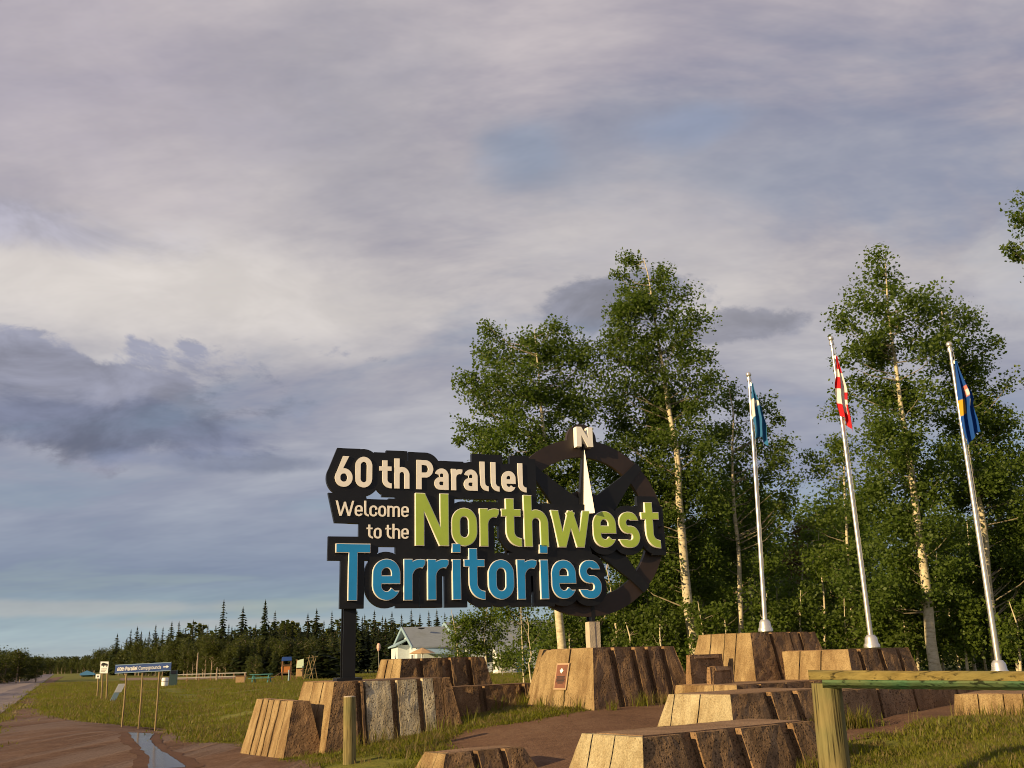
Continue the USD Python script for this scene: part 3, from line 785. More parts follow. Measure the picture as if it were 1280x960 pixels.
lines = {
    'sixty': (word('60 th Parallel', -0.322, 3.195, 4.415, 0.525, 0.185, gap=.10, space=.27), 'letter_cream', None),
    'welcome': (word('Welcome', -0.297, 0.983, 3.915, 0.262, 0.125, gap=.085), 'letter_cream', None),
    'tothe': (word('to the', 0.244, 0.983, 3.537, 0.252, 0.125, gap=.085, space=.26), 'letter_cream', None),
    'north': (word('Northwest', 1.090, 5.880, 3.418, 0.925, 0.185, gap=.055), 'letter_cream', 'letter_green'),
    'terr': (word('Territories', -0.285, 4.598, 2.492, 0.950, 0.175, gap=.065), 'letter_cream', 'letter_blue'),
}
sign = thing('welcome_sign', 'big black welcome sign with cream, green and blue lettering and a compass ring', 'sign', (SP[0], SP[1], 1.3))
allg = {k: unary_union([g for _, g in v[0]]) for k, v in lines.items()}
halo = [allg['sixty'].buffer(.145, join_style='mitre', mitre_limit=1.7), allg['north'].buffer(.125, join_style='mitre', mitre_limit=1.7), allg['terr'].buffer(.125, join_style='mitre', mitre_limit=1.7)]
wel = [Polygon([(-.43, 4.31), (.22, 4.29), (.24, 4.22), (1.15, 4.215), (1.15, 3.40), (.11, 3.405), (.11, 3.79), (-.31, 3.80)]),
       box(-.25, 4.2, -.05, 4.5), box(.75, 3.3, 1.2, 4.5), box(.1, 3.30, .45, 3.5), box(1.9, 3.5, 2.4, 3.72), box(.62, 4.2, 1.1, 4.24), Polygon([(3.0, 4.2), (3.4, 4.2), (3.4, 5.05), (3.0, 5.05)])]
board = unary_union(halo + wel)
board = unary_union([Polygon(g.exterior, [h for h in g.interiors if Polygon(h).area > .012]) for g in getattr(board, 'geoms', [board])])
part('board', plate(board, -0.05, 0.05), 'sign_black', sign)
for key, (gl, base, face) in lines.items():
    for ch, g in gl:
        if face:
            lp = part('letter', plate(g, 0.053, 0.105), base, sign)
            part('letter_face', plate(g.buffer(-.010, join_style='mitre'), 0.098, 0.110), face, lp)
        else:
            part('letter', plate(g, 0.053, 0.068 if key != 'sixty' else 0.078), base, sign)
# compass ring and rose, behind the board
CX, CY, RO, RI = 4.405, 3.84, 1.66, 1.31
ring_ = Point(CX, CY).buffer(RO, quad_segs=40).difference(Point(CX, CY).buffer(RI, quad_segs=40))
lobe = unary_union([Point(CX + .01, 5.50).buffer(.305, quad_segs=16), Polygon([(CX - .75, CY + 1.46), (CX - .28, 5.40), (CX + .30, 5.40), (CX + .75, CY + 1.46)])]).difference(Point(CX, CY).buffer(RI, quad_segs=40))
part('compass_ring', plate(unary_union([ring_, lobe]), -0.17, -0.07), 'bronze', sign)
rose = []
for k in range(4):
    a = math.radians(45 + 90 * k)
    d, e = np.array([math.cos(a), math.sin(a)]), np.array([-math.sin(a), math.cos(a)])
    c = np.array([CX, CY])
    rose.append(Polygon([c + e * .40, c + d * .62 + e * .22, c + d * 1.28 + e * .105, c + d * 1.665 + e * .085, c + d * 1.665 - e * .085, c + d * 1.28 - e * .105, c + d * .62 - e * .22, c - e * .40]))
part('compass_rose', plate(unary_union(rose), -0.12, -0.02), 'sign_black', sign)
hubm = plate(Point(CX, CY).buffer(.66, quad_segs=24), -0.16, -0.115)
part('compass_hub', hubm, 'bronze', sign)
nd = []
p3 = lambda u, v, d: SP * np.array([1, 1, 0]) + SU * u + np.array([0, 0, v]) + SN * d
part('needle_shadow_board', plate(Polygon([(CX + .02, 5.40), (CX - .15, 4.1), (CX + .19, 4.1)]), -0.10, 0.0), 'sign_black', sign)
needle = hull([p3(4.420, 5.290, 0.01), p3(4.345, 4.05, 0.01), p3(4.512, 4.05, 0.01), p3(4.420, 5.27, .03), p3(4.350, 4.05, .06), p3(4.505, 4.05, .17)])
part('needle', needle, 'letter_white', sign)
ng = word('N', 4.245, 4.580, 5.325, 0.385, .20)[0][1]
part('north_letter', plate(ng, -0.06, 0.09), 'letter_white', sign)
# posts
for (u, hw, z0, z1, mat, nm, dd) in ((0.0, .105, 0.98, 2.42, 'sign_black', 'post', -.02), (4.47, .035, 1.95, 2.5, 'sign_black', 'post', -.02)):
    c = p3(u, 0, dd - .06)
    fl = [boxm((c[0], c[1], (z0 + z1) / 2), (2 * hw, .03, z1 - z0), SA) for _ in range(1)]
    o = SN * .10
    web = boxm((c[0] - o[0], c[1] - o[1], (z0 + z1) / 2), (.03, .168, z1 - z0), SA)
    bk = boxm((c[0] - 2 * o[0], c[1] - 2 * o[1], (z0 + z1) / 2), (2 * hw, .03, z1 - z0), SA)
    part(nm, fl + [web, bk], mat, sign)
c = p3(0.0, 0, -.18)
part('base_plate', boxm((c[0], c[1], 1.235), (.42, .42, .05), SA), 'sign_black', sign)
c = p3(4.478, 0, -.13)
foot = thing('sign_foot', 'pale timber sleeve around the foot of the right sign post', 'post sleeve', (c[0], c[1], 1.6))
for k in range(2):
    q = c + SU * (-.055 + .11 * k)
    part('board', boxm((q[0], q[1], 1.86), (.106, .19 - .02 * k, .46), SA), 'pale_timber', foot)

# plaque on the block
C2, LL, RL, dr, dl, top, base, b = BLOCKS['block with the small copper plaque and the pale timber sign foot on it']
hgt = top - base


def on_left_face(s, z, out):
    k = (top - z) * b
    q = C2 + dl * s - dr * (k + out)
    return np.array([q[0], q[1], z])


s0 = run_to(C2 - dr * .1, dl, 711); s1 = run_to(C2 - dr * .1, dl, 698)
zt = top - .27; zb = top - .66
plq = thing('plaque', 'small reddish copper plaque on the sunlit face of the monument block', 'plaque', on_left_face((s0 + s1) / 2, (zt + zb) / 2, 0))
part('frame', hull([on_left_face(s, z, o) for s in (s0 - .03, s1 + .03) for z in (zt + .03, zb - .03) for o in (.012, .03)]), 'plaque_frame', plq)
part('face', hull([on_left_face(s, z, o) for s in (s0, s1) for z in (zt, zb) for o in (.02, .036)]), 'plaque_copper', plq)
sm = (s0 + s1) / 2
part('crest', hull([on_left_face(sm + x, zt - .10 + y, o) for x, y in ((-.05, 0), (0, .045), (.05, 0), (0, -.045)) for o in (.03, .042)]), 'letter_white', plq)
for k in range(6):
    z = zt - .20 - k * (zt - zb - .26) / 6
    wd = (.40, .36, .42, .38, .42, .25)[k] * (s1 - s0)
    part('text_line', hull([on_left_face(sm + x, z + y, o) for x in (-wd, wd) for y in (-.008, .008) for o in (.03, .039)]), 'bronze', plq)

# ------------------------------------------------------------------ flagpoles and flags


def pole_with_flag(base_px, top_px, depth, r, label, flag):
    b = at(*base_px, depth)
    t = at(*top_px, depth)
    p = thing('flagpole', label, 'flagpole', b)
    ts = np.linspace(0, 1, 8)[:, None]
    part('pole', tube(b + (t - b) * ts, r * (1.0 - .45 * ts[:, 0]), 14), 'steel_pole', p, smooth=40)
    part('base_collar', lathe([(0, -.02), (r * 3.0, -.02), (r * 3.0, .03), (r * 2.5, .06), (r * 2.3, .15), (r * 1.5, .20), (0, .20)], b, 20), 'steel_pole', p, smooth=40)
    s = trimesh.creation.icosphere(3, r * 1.15); s.apply_translation(t + [0, 0, r * 1.0])
    part('finial_ball', s, 'steel_pole', p, smooth=True)
    part('truck', lathe([(0, -.09), (r * .95, -.09), (r * .95, -.02), (r * .5, 0), (0, 0)], t, 12), 'steel_pole', p, smooth=40)
    d = (b - t) / np.linalg.norm(b - t)
    off = np.array([r * .8, -r * .5, 0])
    part('halyard', tube([t + d * .05 + off, t + d * .5 + off * 1.25, b - d * 1.2 + off], .004, 5), 'wire_grey', p)
    # the limp flag: hoist along the pole, fly fallen into folds
    name, lab, cat, LV, WV, s0, colour, q0, seed = flag
    NS, NT = 40, 80                      # across the gathered cloth, down its length
    Q, A = np.meshgrid(np.linspace(0, 1, NS), np.linspace(0, 1, NT))
    rg = np.random.default_rng(seed)
    ph = rg.uniform(0, 6, 4)
    w = WV * (.16 + .84 * smoothstep(A * 1.9)) * (1 - .10 * np.sin(A * 9 + ph[0]) ** 2)
    lat = (Q - q0) * w + .022 * np.sin(A * 8 + ph[1]) * A
    dep = -r * .9 - .028 - w * .28 * np.sin(Q * 6.283 * 2.0 + A * 2.4 + ph[2]) - .02 * A
    along = s0 + A * LV + .10 * LV * np.sin(Q * 3.1 + ph[3]) * A - .05 * LV * (1 - Q) * A
    P = t + d * along[..., None] + np.array([1.0, 0, 0]) * (r * .7 + lat)[..., None] + np.array([0, 1.0, 0]) * dep[..., None]
    S, T, Hh = A, Q, LV * .55
    i = np.arange(NS * NT).reshape(NT, NS)
    f = np.concatenate([np.stack([i[:-1, :-1], i[1:, :-1], i[1:, 1:]], -1).reshape(-1, 3), np.stack([i[:-1, :-1], i[1:, 1:], i[:-1, 1:]], -1).reshape(-1, 3)])
    col = colour(S.ravel(), T.ravel())
    fp = thing(name, lab, cat, t + d * s0)
    part('cloth', (P.reshape(-1, 3), f), 'flag_cloth', fp, smooth=True, colors=col)
    for k in (0.01, 0.98):
        c = t + d * (s0 + k * Hh) + off * .8
        part('clip', tube([c - d * .03, c + d * .03], .013, 6), 'steel_pole', fp)
    return p


def shade(S, T, base, spots):
    c = np.tile(np.array(base, float), (len(S), 1))
    for (f, q) in spots:
        c[f(S, T)] = q
    return c


RED, WHITE, BLUE, PALE, GOLD = (0.55, 0.02, 0.03), (0.80, 0.78, 0.74), (0.012, 0.075, 0.33), (0.03, 0.20, 0.40), (0.62, 0.36, 0.03)
# printed colours of the gathered cloth: a runs down the hanging flag, q across it
nwt = lambda a, q: shade(a, q, (0.035, 0.16, 0.34), [(lambda a, q: (a > .28 + .06 * q) & (a < .50 - .16 * q), WHITE), (lambda a, q: (a > .46) & (a < .62) & (q < .30), WHITE), (lambda a, q: (a > .36) & (a < .44) & (abs(q - .35) < .10), (0.05, 0.22, 0.42))])
canada = lambda a, q: shade(a, q, WHITE, [(lambda a, q: (a < .19 + .05 * q) | (a > .77 + .04 * q), RED), (lambda a, q: (a > .34) & (a < .52) & (q < .60 - 1.6 * abs(a - .43)), RED), (lambda a, q: (a > .50) & (a < .60) & (q > .74), RED), (lambda a, q: (a > .66) & (q > .72 + .3 * (.8 - a)), RED)])
alberta = lambda a, q: shade(a, q, BLUE, [(lambda a, q: (a > .47) & (a < .66) & (q < .48), GOLD), (lambda a, q: (a > .33) & (a < .47) & (q > .50) & (q < .76), (0.62, 0.22, 0.18)), (lambda a, q: (a > .38) & (a < .46) & (q > .56) & (q < .70), WHITE), (lambda a, q: (a > .53) & (a < .62) & (q > .62) & (q < .80), WHITE)])
pole_with_flag((957, 788), (936, 471), 18.8, .046, 'leftmost steel flagpole, standing on the tall rear block', ('flag', 'limp blue and white flag hanging from the leftmost flagpole', 'flag', 1.28, .25, .16, nwt, .10, 3))
pole_with_flag((1090, 808), (1039, 426), 18.0, .047, 'middle steel flagpole, standing on the block right of the tall rear block', ('flag', 'limp red and white maple leaf flag on the middle flagpole', 'flag', 1.40, .23, .34, canada, .45, 8))
pole_with_flag((1250, 842), (1187, 434), 15.6, .046, 'rightmost steel flagpole, rising behind the wooden rail', ('flag', 'limp dark blue flag with a gold shield on the rightmost flagpole', 'flag', 1.38, .27, .27, alberta, .25, 13))

# ------------------------------------------------------------------ timber barrier


def round_post(name, label, top_px, bot_px, depth, r, lean=None):
    t = at(*top_px, depth)
    b = at(*bot_px, depth)
    b[2] = float(H(b[0], b[1])) - .05
    p = thing(name, label, 'post', (b[0], b[1], b[2]))
    n = 18
    zs = np.array([0, .3, .6, .85, 1.0])
    pts = b + (t - b) * zs[:, None]
    rg = np.random.default_rng(5)
    m = tube(pts, r * np.array([1.04, 1.01, 1.0, .985, .97]), n, cap=False)
    e = pts[-1]
    capm = lathe([(r * .97, -.004), (r * .93, .008), (r * .5, .012), (0, .013)], e, n)
    part('shaft', m, 'post_wood', p, smooth=True)
    part('sawn_top', capm, 'pale_timber', p)
    return p


round_post('wooden_post', 'single round wooden post standing in front of the grey-panelled block', (437, 871), (437, 957), 14.2, .088)
rail_l, rail_r = at(1011, 848, 8.2), at(1330, 850.5, 7.7)
pt = at(1033, 857, 8.25)
pb = at(1044, 975, 8.25)
rp = thing('rail_barrier', 'weathered wooden rail on a round post, its underside painted green', 'barrier', (pb[0], pb[1], float(H(pb[0], pb[1]))))
pb[2] = float(H(pb[0], pb[1])) - .1
pts = pb + (pt + np.array([0, 0, .02]) - pb) * np.linspace(0, 1, 7)[:, None]
part('post', tube(pts, 0.122 * np.linspace(1.05, .97, 7), 22), 'post_wood', rp, smooth=50)
d = rail_r - rail_l
L_ = np.linalg.norm(d); d = d / L_
rail_r = rail_l + d * 6.0
nrm = np.array([d[1], -d[0], 0]); nrm /= np.linalg.norm(nrm)        # towards the viewer
RS_ = 1.2
prof = [(-.060, .052), (.060, .054), (.078, .040), (.080, -.020), (.066, -.034), (.02, -.060), (-.04, -.062), (-.07, -.03)]   # (towards viewer, up)


def rail_piece(pr, a, b, n=26, wob=.003, seed=0):
    vs = []
    for k in range(n + 1):
        c = a + (b - a) * k / n
        for j, (o, z) in enumerate(pr):
            w = (meshkit.noise(np.array([[k * .9, j * 3.1, seed]]))[0] - .5) * 2 * wob
            vs.append(c + nrm * (o * RS_ + w) + np.array([0, 0, z * RS_ + w]))
    m = len(pr)
    f = []
    for k in range(n):
        for j in range(m):
            p, q = k * m + j, k * m + (j + 1) % m
            f += [[p, q, q + m], [p, q + m, p + m]]
    for k in range(1, m - 1):
        f += [[0, k + 1, k], [n * m, n * m + k, n * m + k + 1]]
    t = trimesh.Trimesh(np.array(vs), np.array(f), process=False)
    if t.volume < 0:
        t.invert()
    return t


part('rail', rail_piece([(-.060, .052), (.060, .054), (.078, .040), (.081, -.004), (.0, -.010), (-.066, -.008)], rail_l, rail_r, seed=2), 'rail_wood', rp)
part('green_underside', rail_piece([(.0, -.004), (.077, -.001), (.0795, -.020), (.064, -.040), (.02, -.062), (-.04, -.063), (-.066, -.030), (-.060, -.012)], rail_l + d * .10, rail_r, n=90, wob=.005, seed=4), 'rail_green', rp)
part('bolt', tube([pt + nrm * .10 + np.array([0, 0, .04]), pt + nrm * .075 + np.array([0, 0, .04])], .012, 8), 'wire_grey', rp)

# ------------------------------------------------------------------ road signs


def stake_sign(name, label, cat, corners, depth, posts, board_mat):
    """corners: top left, top right, bottom left of the board in the plan; posts: picture columns and foot rows."""
    tl, tr, bl = (at(*c, depth) for c in corners)
    ux = tr - tl; w = np.linalg.norm(ux); ux /= w
    h = tl[2] - bl[2]
    g = thing(name, label, cat, (tl[0], tl[1], float(H(tl[0], tl[1]))))
    nf = np.cross(ux, [0, 0, 1.0]); nf /= np.linalg.norm(nf)      # towards the viewer
    if nf[1] > 0:
        nf = -nf
    up = np.array([0, 0, 1.0])

    def pan(u, v, o):
        return tl + ux * u - up * v + nf * o
    part('board', hull([pan(u, v, o) for u in (0, w) for v in (0, h) for o in (0, .02)]), board_mat, g)
    for (px_top, row, px_bot, row_bot) in posts:
        a = at(px_top, row, depth) - nf * .04
        b = at(px_bot, row_bot, depth) - nf * .04
        a[2] = min(a[2], tl[2] - .02)
        b[2] = float(H(b[0], b[1])) - .1
        part('stake', tube([b, (a + b) / 2 + np.array([.01, 0, 0]), a], .026 * depth / 29, 8), 'stake_wood', g, smooth=50)
    return g, pan, w, h, ux, nf


def letters_on(g, pan, ux, nf, text, u, v, height, width, mat, lift=.022, name='lettering', bold=False):
    t = meshkit.text_mesh(text, height, 0.004, bold)
    sx = width / (t.bounds[1][0] - t.bounds[0][0])
    vv = np.array(t.vertices)
    W = pan(0, 0, 0)[None] + ux * (u + vv[:, :1] * sx) - np.array([0, 0, 1.0]) * (v - vv[:, 1:2]) + nf * (lift + vv[:, 2:])
    m = trimesh.Trimesh(W, t.faces, process=False)
    if m.volume < 0:
        m.invert()
    part(name, m, mat, g)


g, pan, w, h, ux, nf = stake_sign('campground_sign', 'long narrow blue campground direction sign on three wooden stakes', 'sign', [(144.5, 831), (214.5, 827.5), (145, 842)], 31.0, [(158, 836, 153, 889), (178, 836, 173, 905), (199, 836, 194, 898)], 'navy_sign')
letters_on(g, pan, ux, nf, '60th Parallel', w * .035, h * .70, h * .40, w * .36, 'letter_white', bold=True)
letters_on(g, pan, ux, nf, 'Campgrounds', w * .42, h * .70, h * .38, w * .40, 'white_paint')
part('arrow', [hull([pan(w * x, h * y, o) for x in (.86, .92) for y in (.46, .56) for o in (.019, .025)]), hull([pan(w * x, h * y, o) for x, y in ((.92, .34), (.92, .68), (.965, .51)) for o in (.019, .025)])], 'white_paint', g)
for y in (0.0, 1.0):
    part('border', hull([pan(w * x, h * y + (.012 if y == 0 else -.012) + q, o) for x in (0.004, .996) for q in (-.007, .007) for o in (.019, .024)]), 'roof_blue', g)
g, pan, w, h, ux, nf = stake_sign('animal_warning_sign', 'white board with a black bison silhouette on two brown stakes beside the road', 'sign', [(126, 827), (136, 827), (126, 841.5)], 52.0, [(128, 834, 127, 868), (134, 834, 133.5, 866)], 'white_paint')
bis = Polygon([(.10, .30), (.22, .16), (.40, .12), (.62, .17), (.86, .22), (.93, .32), (.92, .52), (.86, .40), (.84, .58), (.78, .58), (.76, .42), (.48, .44), (.46, .58), (.40, .58), (.36, .44), (.22, .46), (.12, .44)])
bm = trimesh.creation.extrude_polygon(bis, .004, engine='earcut')
vv = np.array(bm.vertices)
bm = trimesh.Trimesh(np.array([pan(a * w, b * h * .8, .021 + c) for a, b, c in vv]), bm.faces, process=False)
part('bison_silhouette', bm, 'sign_black', g)
for k in range(3):
    part('text_line', hull([pan(w * x, h * (.62 + .12 * k) + q, o) for x in (.15, .85 - .1 * k) for q in (-.018, .018) for o in (.019, .025)]), 'wire_grey', g)
g, pan, w, h, ux, nf = stake_sign('notice_board', 'tiny square white notice left of the bison board', 'sign', [(120, 842.8), (125.5, 842.8), (120, 848)], 60.0, [(122.5, 846, 122.5, 858)], 'white_paint')
part('symbol', hull([pan(w * x, h * y, o) for x, y in ((.5, .2), (.75, .5), (.5, .8), (.3, .5)) for o in (.019, .025)]), 'sign_black', g)

# ------------------------------------------------------------------ trees


def leaf_quads(centers, size, rg, flat=0.35):
    """One small diamond leaf at each centre, turned at random."""
    n = len(centers)
    a = rg.normal(size=(n, 3)); a[:, 2] *= .7
    a /= np.linalg.norm(a, axis=1, keepdims=True)
    b = np.cross(a, rg.normal(size=(n, 3)) + np.array([0, 0, .8]))
    b /= np.maximum(np.linalg.norm(b, axis=1, keepdims=True), 1e-6)
    s = (size * rg.uniform(.65, 1.3, n))[:, None]
    p = np.stack([centers - a * s * .55, centers + b * s * .42, centers + a * s * .60, centers - b * s * .42], 1).reshape(-1, 3)
    i = np.arange(n)[:, None] * 4
    return p, np.concatenate([i + [0, 1, 2], i + [0, 2, 3]])


def trunk_at(path, z):
    zs = path[:, 2]
    return np.array([np.interp(z, zs, path[:, k]) for k in range(3)])


def tree_from_lumps(name, label, cat, trunk_px, lumps, depth, r, seed, leafmat='aspen_leaf', barkmat='aspen_bark', leaf=.080, dens=1.0, spread=1.0, group=None, clump=.24, twig=.008, second=None):
    """A tree with a tapered trunk, limbs that reach into each part of the crown, and leaves gathered round the limb ends."""
    rg = np.random.default_rng(seed)
    path = np.array([at(*p, depth) for p in trunk_px])
    path[0, 2] = float(H(path[0, 0], path[0, 1])) - .05
    path[1:, 1] += rg.normal(0, .12, len(path) - 1)
    order = np.argsort(path[:, 2]); path = path[order]
    base = path[0].copy()
    t = thing(name, label, cat, base, group)
    zz = np.linspace(path[0, 2], path[-1, 2], 24)
    fine = np.array([trunk_at(path, z) for z in zz])
    q = np.stack([zz * .7, np.full(24, seed * 1.7), np.zeros(24)], -1)
    fine[:, 0] += (meshkit.noise(q, 1) - .5) * .16 * (1 if r > .05 else .5); fine[:, 1] += (meshkit.noise(q, 2) - .5) * .16
    rad = r * (1 - np.linspace(0, 1, 24)) ** .95 + .008
    rad[0] *= 1.25
    part('trunk', tube(fine, rad, 10), barkmat, t, smooth=True)
    limbs, cents = [], []
    for (px, py, rx, ry, *o) in lumps:
        k = depth / F
        c = at(px, py, depth)
        RX, RY = rx * k * (1.10 if r > .05 else 1), ry * k * (1.06 if r > .05 else 1)
        RD = (RX + RY) / 2 * spread
        c = c + np.array([0, rg.uniform(-.20, .55) * RD * 2.0, 0])
        n = max(2, int(RX * RY * RD ** .5 * 21 * dens * (o[0] if o else 1)) + 1)
        for j in range(n):
            u = rg.normal(size=3); u /= np.linalg.norm(u); u *= rg.uniform(.25, 1.0) ** .5
            e = c + u * np.array([RX, RD, RY])
            g = float(H(e[0], e[1]))
            e[2] = max(e[2], g + .15)
            tk = trunk_at(path, min(e[2], path[-1, 2]))
            if r > .05 and e[1] < tk[1] + .1 and abs(e[0] - tk[0]) < .55 and e[2] < base[2] + .78 * (path[-1, 2] - base[2]) and rg.random() < .5:
                e[1] = tk[1] + rg.uniform(.2, 1.0)
            hd = np.hypot(*(e[:2] - trunk_at(path, e[2])[:2]))
            zs = np.clip(e[2] - hd * rg.uniform(.35, .9), base[2] + .15 * (path[-1, 2] - base[2]) * (r > .05), path[-1, 2] - .05)
            s = trunk_at(path, zs)
            m = (s + e) / 2 + np.array([0, 0, -hd * .10]) + rg.normal(0, .05, 3)
            if j < 3 or rg.random() < .16:
                rr0 = min(r * .30, .008 + .007 * hd)
                limbs.append(tube([s, m, e], [rr0, rr0 * .6, .004], 5, cap=False))
            nl = int(rg.uniform(110, 185) * min(1.0, .35 + RX * 1.4))
            sg = clump * rg.uniform(.7, 1.25) * min(1, RX * 1.6 + .25)
            pts = e + np.clip(rg.normal(0, 1, (nl, 3)), -1.7, 1.7) * np.array([sg, sg, sg * .75])
            # a few leaves strung along the twig
            k2 = rg.uniform(.45, 1, nl // 5)[:, None]
            pts = np.vstack([pts, m + (e - m) * k2 + rg.normal(0, .06, (len(k2), 3))])
            cents.append(pts)
    part('limbs', limbs, 'limb_bark' if barkmat == 'aspen_bark' else barkmat, t, kind='stuff')
    part('crown', leaf_quads(np.vstack(cents), leaf, rg), leafmat, t)
    return t


tree_from_lumps('aspen_tree', 'broad aspen rising directly behind the sign lettering, left of the tallest aspen', 'tree', [(704, 812), (694, 700), (682, 590), (677, 490), (668, 412)],
                [(668, 425, 35, 24), (622, 436, 26, 26), (706, 432, 30, 28), (600, 488, 26, 26), (648, 486, 42, 36), (708, 500, 38, 40), (596, 545, 26, 24), (645, 555, 45, 38), (702, 575, 42, 40), (738, 455, 14, 24), (573, 546, 7, 6), (617, 600, 34, 30), (690, 640, 50, 40), (640, 660, 45, 36), (610, 412, 10, 10), (690, 404, 12, 8), (585, 470, 9, 8)], 27.0, .13, 41, dens=1.45)
tree_from_lumps('aspen_tree', 'tallest aspen in the grove, its pale trunk leaning left of the first flagpole', 'tree', [(869, 812), (857, 700), (849, 600), (836, 500), (822, 420), (810, 355), (803, 326)],
                [(798, 316, 15, 14), (774, 342, 8, 8), (826, 334, 12, 9), (806, 358, 27, 24), (850, 362, 15, 15), (800, 402, 40, 28), (858, 403, 22, 24), (774, 440, 27, 22), (825, 452, 46, 33), (880, 440, 14, 16), (764, 488, 20, 24), (800, 510, 45, 36), (855, 500, 42, 36), (892, 482, 15, 18), (790, 570, 42, 42), (850, 565, 46, 42), (810, 635, 48, 42), (868, 632, 42, 38), (830, 700, 48, 42), (875, 705, 36, 40), (768, 385, 10, 6), (760, 420, 10, 8)], 27.5, .155, 42, dens=1.45)
tree_from_lumps('aspen_tree', 'slender aspen with a thin straight white trunk, just left of the first flagpole', 'tree', [(927, 812), (923, 700), (918, 590), (914, 520), (904, 468)],
                [(906, 488, 15, 18), (940, 512, 24, 20), (920, 548, 34, 30), (957, 566, 30, 26), (930, 605, 40, 32), (976, 606, 22, 20), (966, 648, 30, 26), (912, 655, 32, 32), (988, 638, 9, 13), (972, 523, 4, 4), (940, 695, 42, 36), (985, 620, 12, 10), (958, 540, 10, 8)], 28.5, .085, 43)
tree_from_lumps('aspen_tree', 'big dark aspen between the second and third flagpoles, trunk showing white through its crown', 'tree', [(1173, 836), (1162, 740), (1150, 660), (1137, 560), (1124, 480), (1112, 400), (1105, 318)],
                [(1105, 318, 13, 14), (1100, 350, 26, 24), (1070, 388, 24, 20), (1120, 390, 36, 26), (1152, 368, 16, 15), (1078, 424, 32, 20), (1130, 436, 34, 28), (1064, 450, 14, 12), (1165, 420, 22, 30), (1098, 488, 36, 26), (1152, 488, 36, 34), (1110, 555, 45, 36), (1160, 575, 42, 42), (1092, 615, 36, 36), (1150, 655, 46, 42), (1120, 715, 48, 38), (1175, 725, 40, 40), (1050, 405, 8, 8)], 24.0, .13, 44, dens=1.4, leaf=.078)
tree_from_lumps('aspen_tree', 'aspen behind the rightmost flagpole, its crown running out of the right edge', 'tree', [(1246, 836), (1236, 740), (1222, 630), (1205, 540), (1186, 440), (1176, 385)],
                [(1188, 380, 18, 17), (1214, 394, 20, 18), (1196, 428, 34, 30), (1238, 428, 13, 17), (1230, 462, 26, 22), (1205, 500, 36, 32), (1248, 502, 22, 24), (1230, 550, 42, 36), (1272, 545, 22, 34), (1200, 600, 42, 38), (1250, 620, 44, 38), (1225, 690, 46, 42), (1278, 690, 40, 48), (1268, 480, 12, 18), (1300, 600, 40, 60), (1310, 720, 40, 60)], 25.0, .12, 45, dens=1.4, leaf=.078)
tree_from_lumps('aspen_tree', 'lighter airy aspen left of the big dark aspen, behind the middle flagpole', 'tree', [(1068, 816), (1064, 720), (1058, 620), (1056, 540), (1052, 495)],
                [(1034, 562, 22, 14, .6), (1045, 520, 20, 15, .6), (1030, 598, 18, 16, .7), (1060, 568, 26, 26, .7), (1052, 625, 32, 28, .8), (1020, 655, 15, 13, .7), (1060, 500, 16, 13, .5), (1075, 675, 36, 34), (1036, 695, 32, 28)], 29.0, .06, 46, leafmat='young_leaf', leaf=.08)
tree_from_lumps('aspen_tree', 'aspen outside the right edge, only the tip of one bough showing at the top right', 'tree', [(1400, 845), (1380, 600), (1360, 400), (1350, 200), (1345, 120)],
                [(1280, 262, 9, 18), (1284, 296, 15, 22), (1315, 265, 24, 32), (1330, 330, 34, 40), (1350, 220, 30, 40), (1370, 420, 50, 50), (1380, 520, 50, 60)], 21.0, .14, 47)

# undergrowth and young aspens along the edge of the grove
rgb = np.random.default_rng(77)
SHRUBS = [  # foot column, depth, top row, half width in columns, kind, what sets it apart
    (574, 40, 762, 30, 0, 'bright shrub hiding the right half of the pale house'), (610, 40, 756, 34, 0, 'bright rounded shrub between the pale house and the little shed'),
    (655, 38, 752, 36, 0, 'rounded shrub rising behind the little white shed'), (700, 32, 735, 34, 0, 'young aspen below the compass ring with thin white stems'),
    (738, 31, 742, 30, 1, 'dark shrub directly behind the timber foot of the sign'), (775, 30, 725, 34, 0, 'leafy sapling right of the compass ring'),
    (812, 30, 700, 34, 0, 'leafy sapling left of the leaning pale trunk'), (842, 29, 735, 28, 0, 'low bright shrub at the foot of the leaning pale trunk'),
    (888, 31, 700, 32, 1, 'dark sapling between the leaning trunk and the thin straight trunk'), (910, 29, 745, 26, 0, 'low bush at the foot of the thin straight trunk'),
    (948, 32, 690, 32, 1, 'dark bush directly behind the first flagpole'), (975, 30, 735, 30, 0, 'bright bush just right of the first flagpole'),
    (1010, 34, 655, 30, 2, 'thin reddish half-bare sapling between the first and middle flagpoles'), (1000, 31, 720, 28, 0, 'low shrub under the half-bare sapling'),
    (1040, 32, 700, 34, 0, 'bush left of the foot of the middle flagpole'), (1075, 31, 720, 30, 1, 'dark shrub behind the foot of the middle flagpole'),
    (1030, 30, 660, 20, 0, 'slim young aspen against the sky gap'), (1110, 28, 715, 34, 1, 'dark shrub right of the middle flagpole'),
    (1145, 27, 735, 30, 1, 'shrub at the left of the big aspen trunk'), (1195, 27, 720, 36, 1, 'dark shrub at the right of the big aspen trunk'),
    (1228, 27, 740, 30, 0, 'shrub left of the rightmost flagpole foot'), (1268, 27, 725, 38, 1, 'dark bush at the right edge behind the rail'),
    (1310, 27, 700, 40, 1, 'bush just past the right edge behind the rail'), (1175, 30, 690, 40, 1, 'tall dark bush deep in the grove between the two right trunks')]
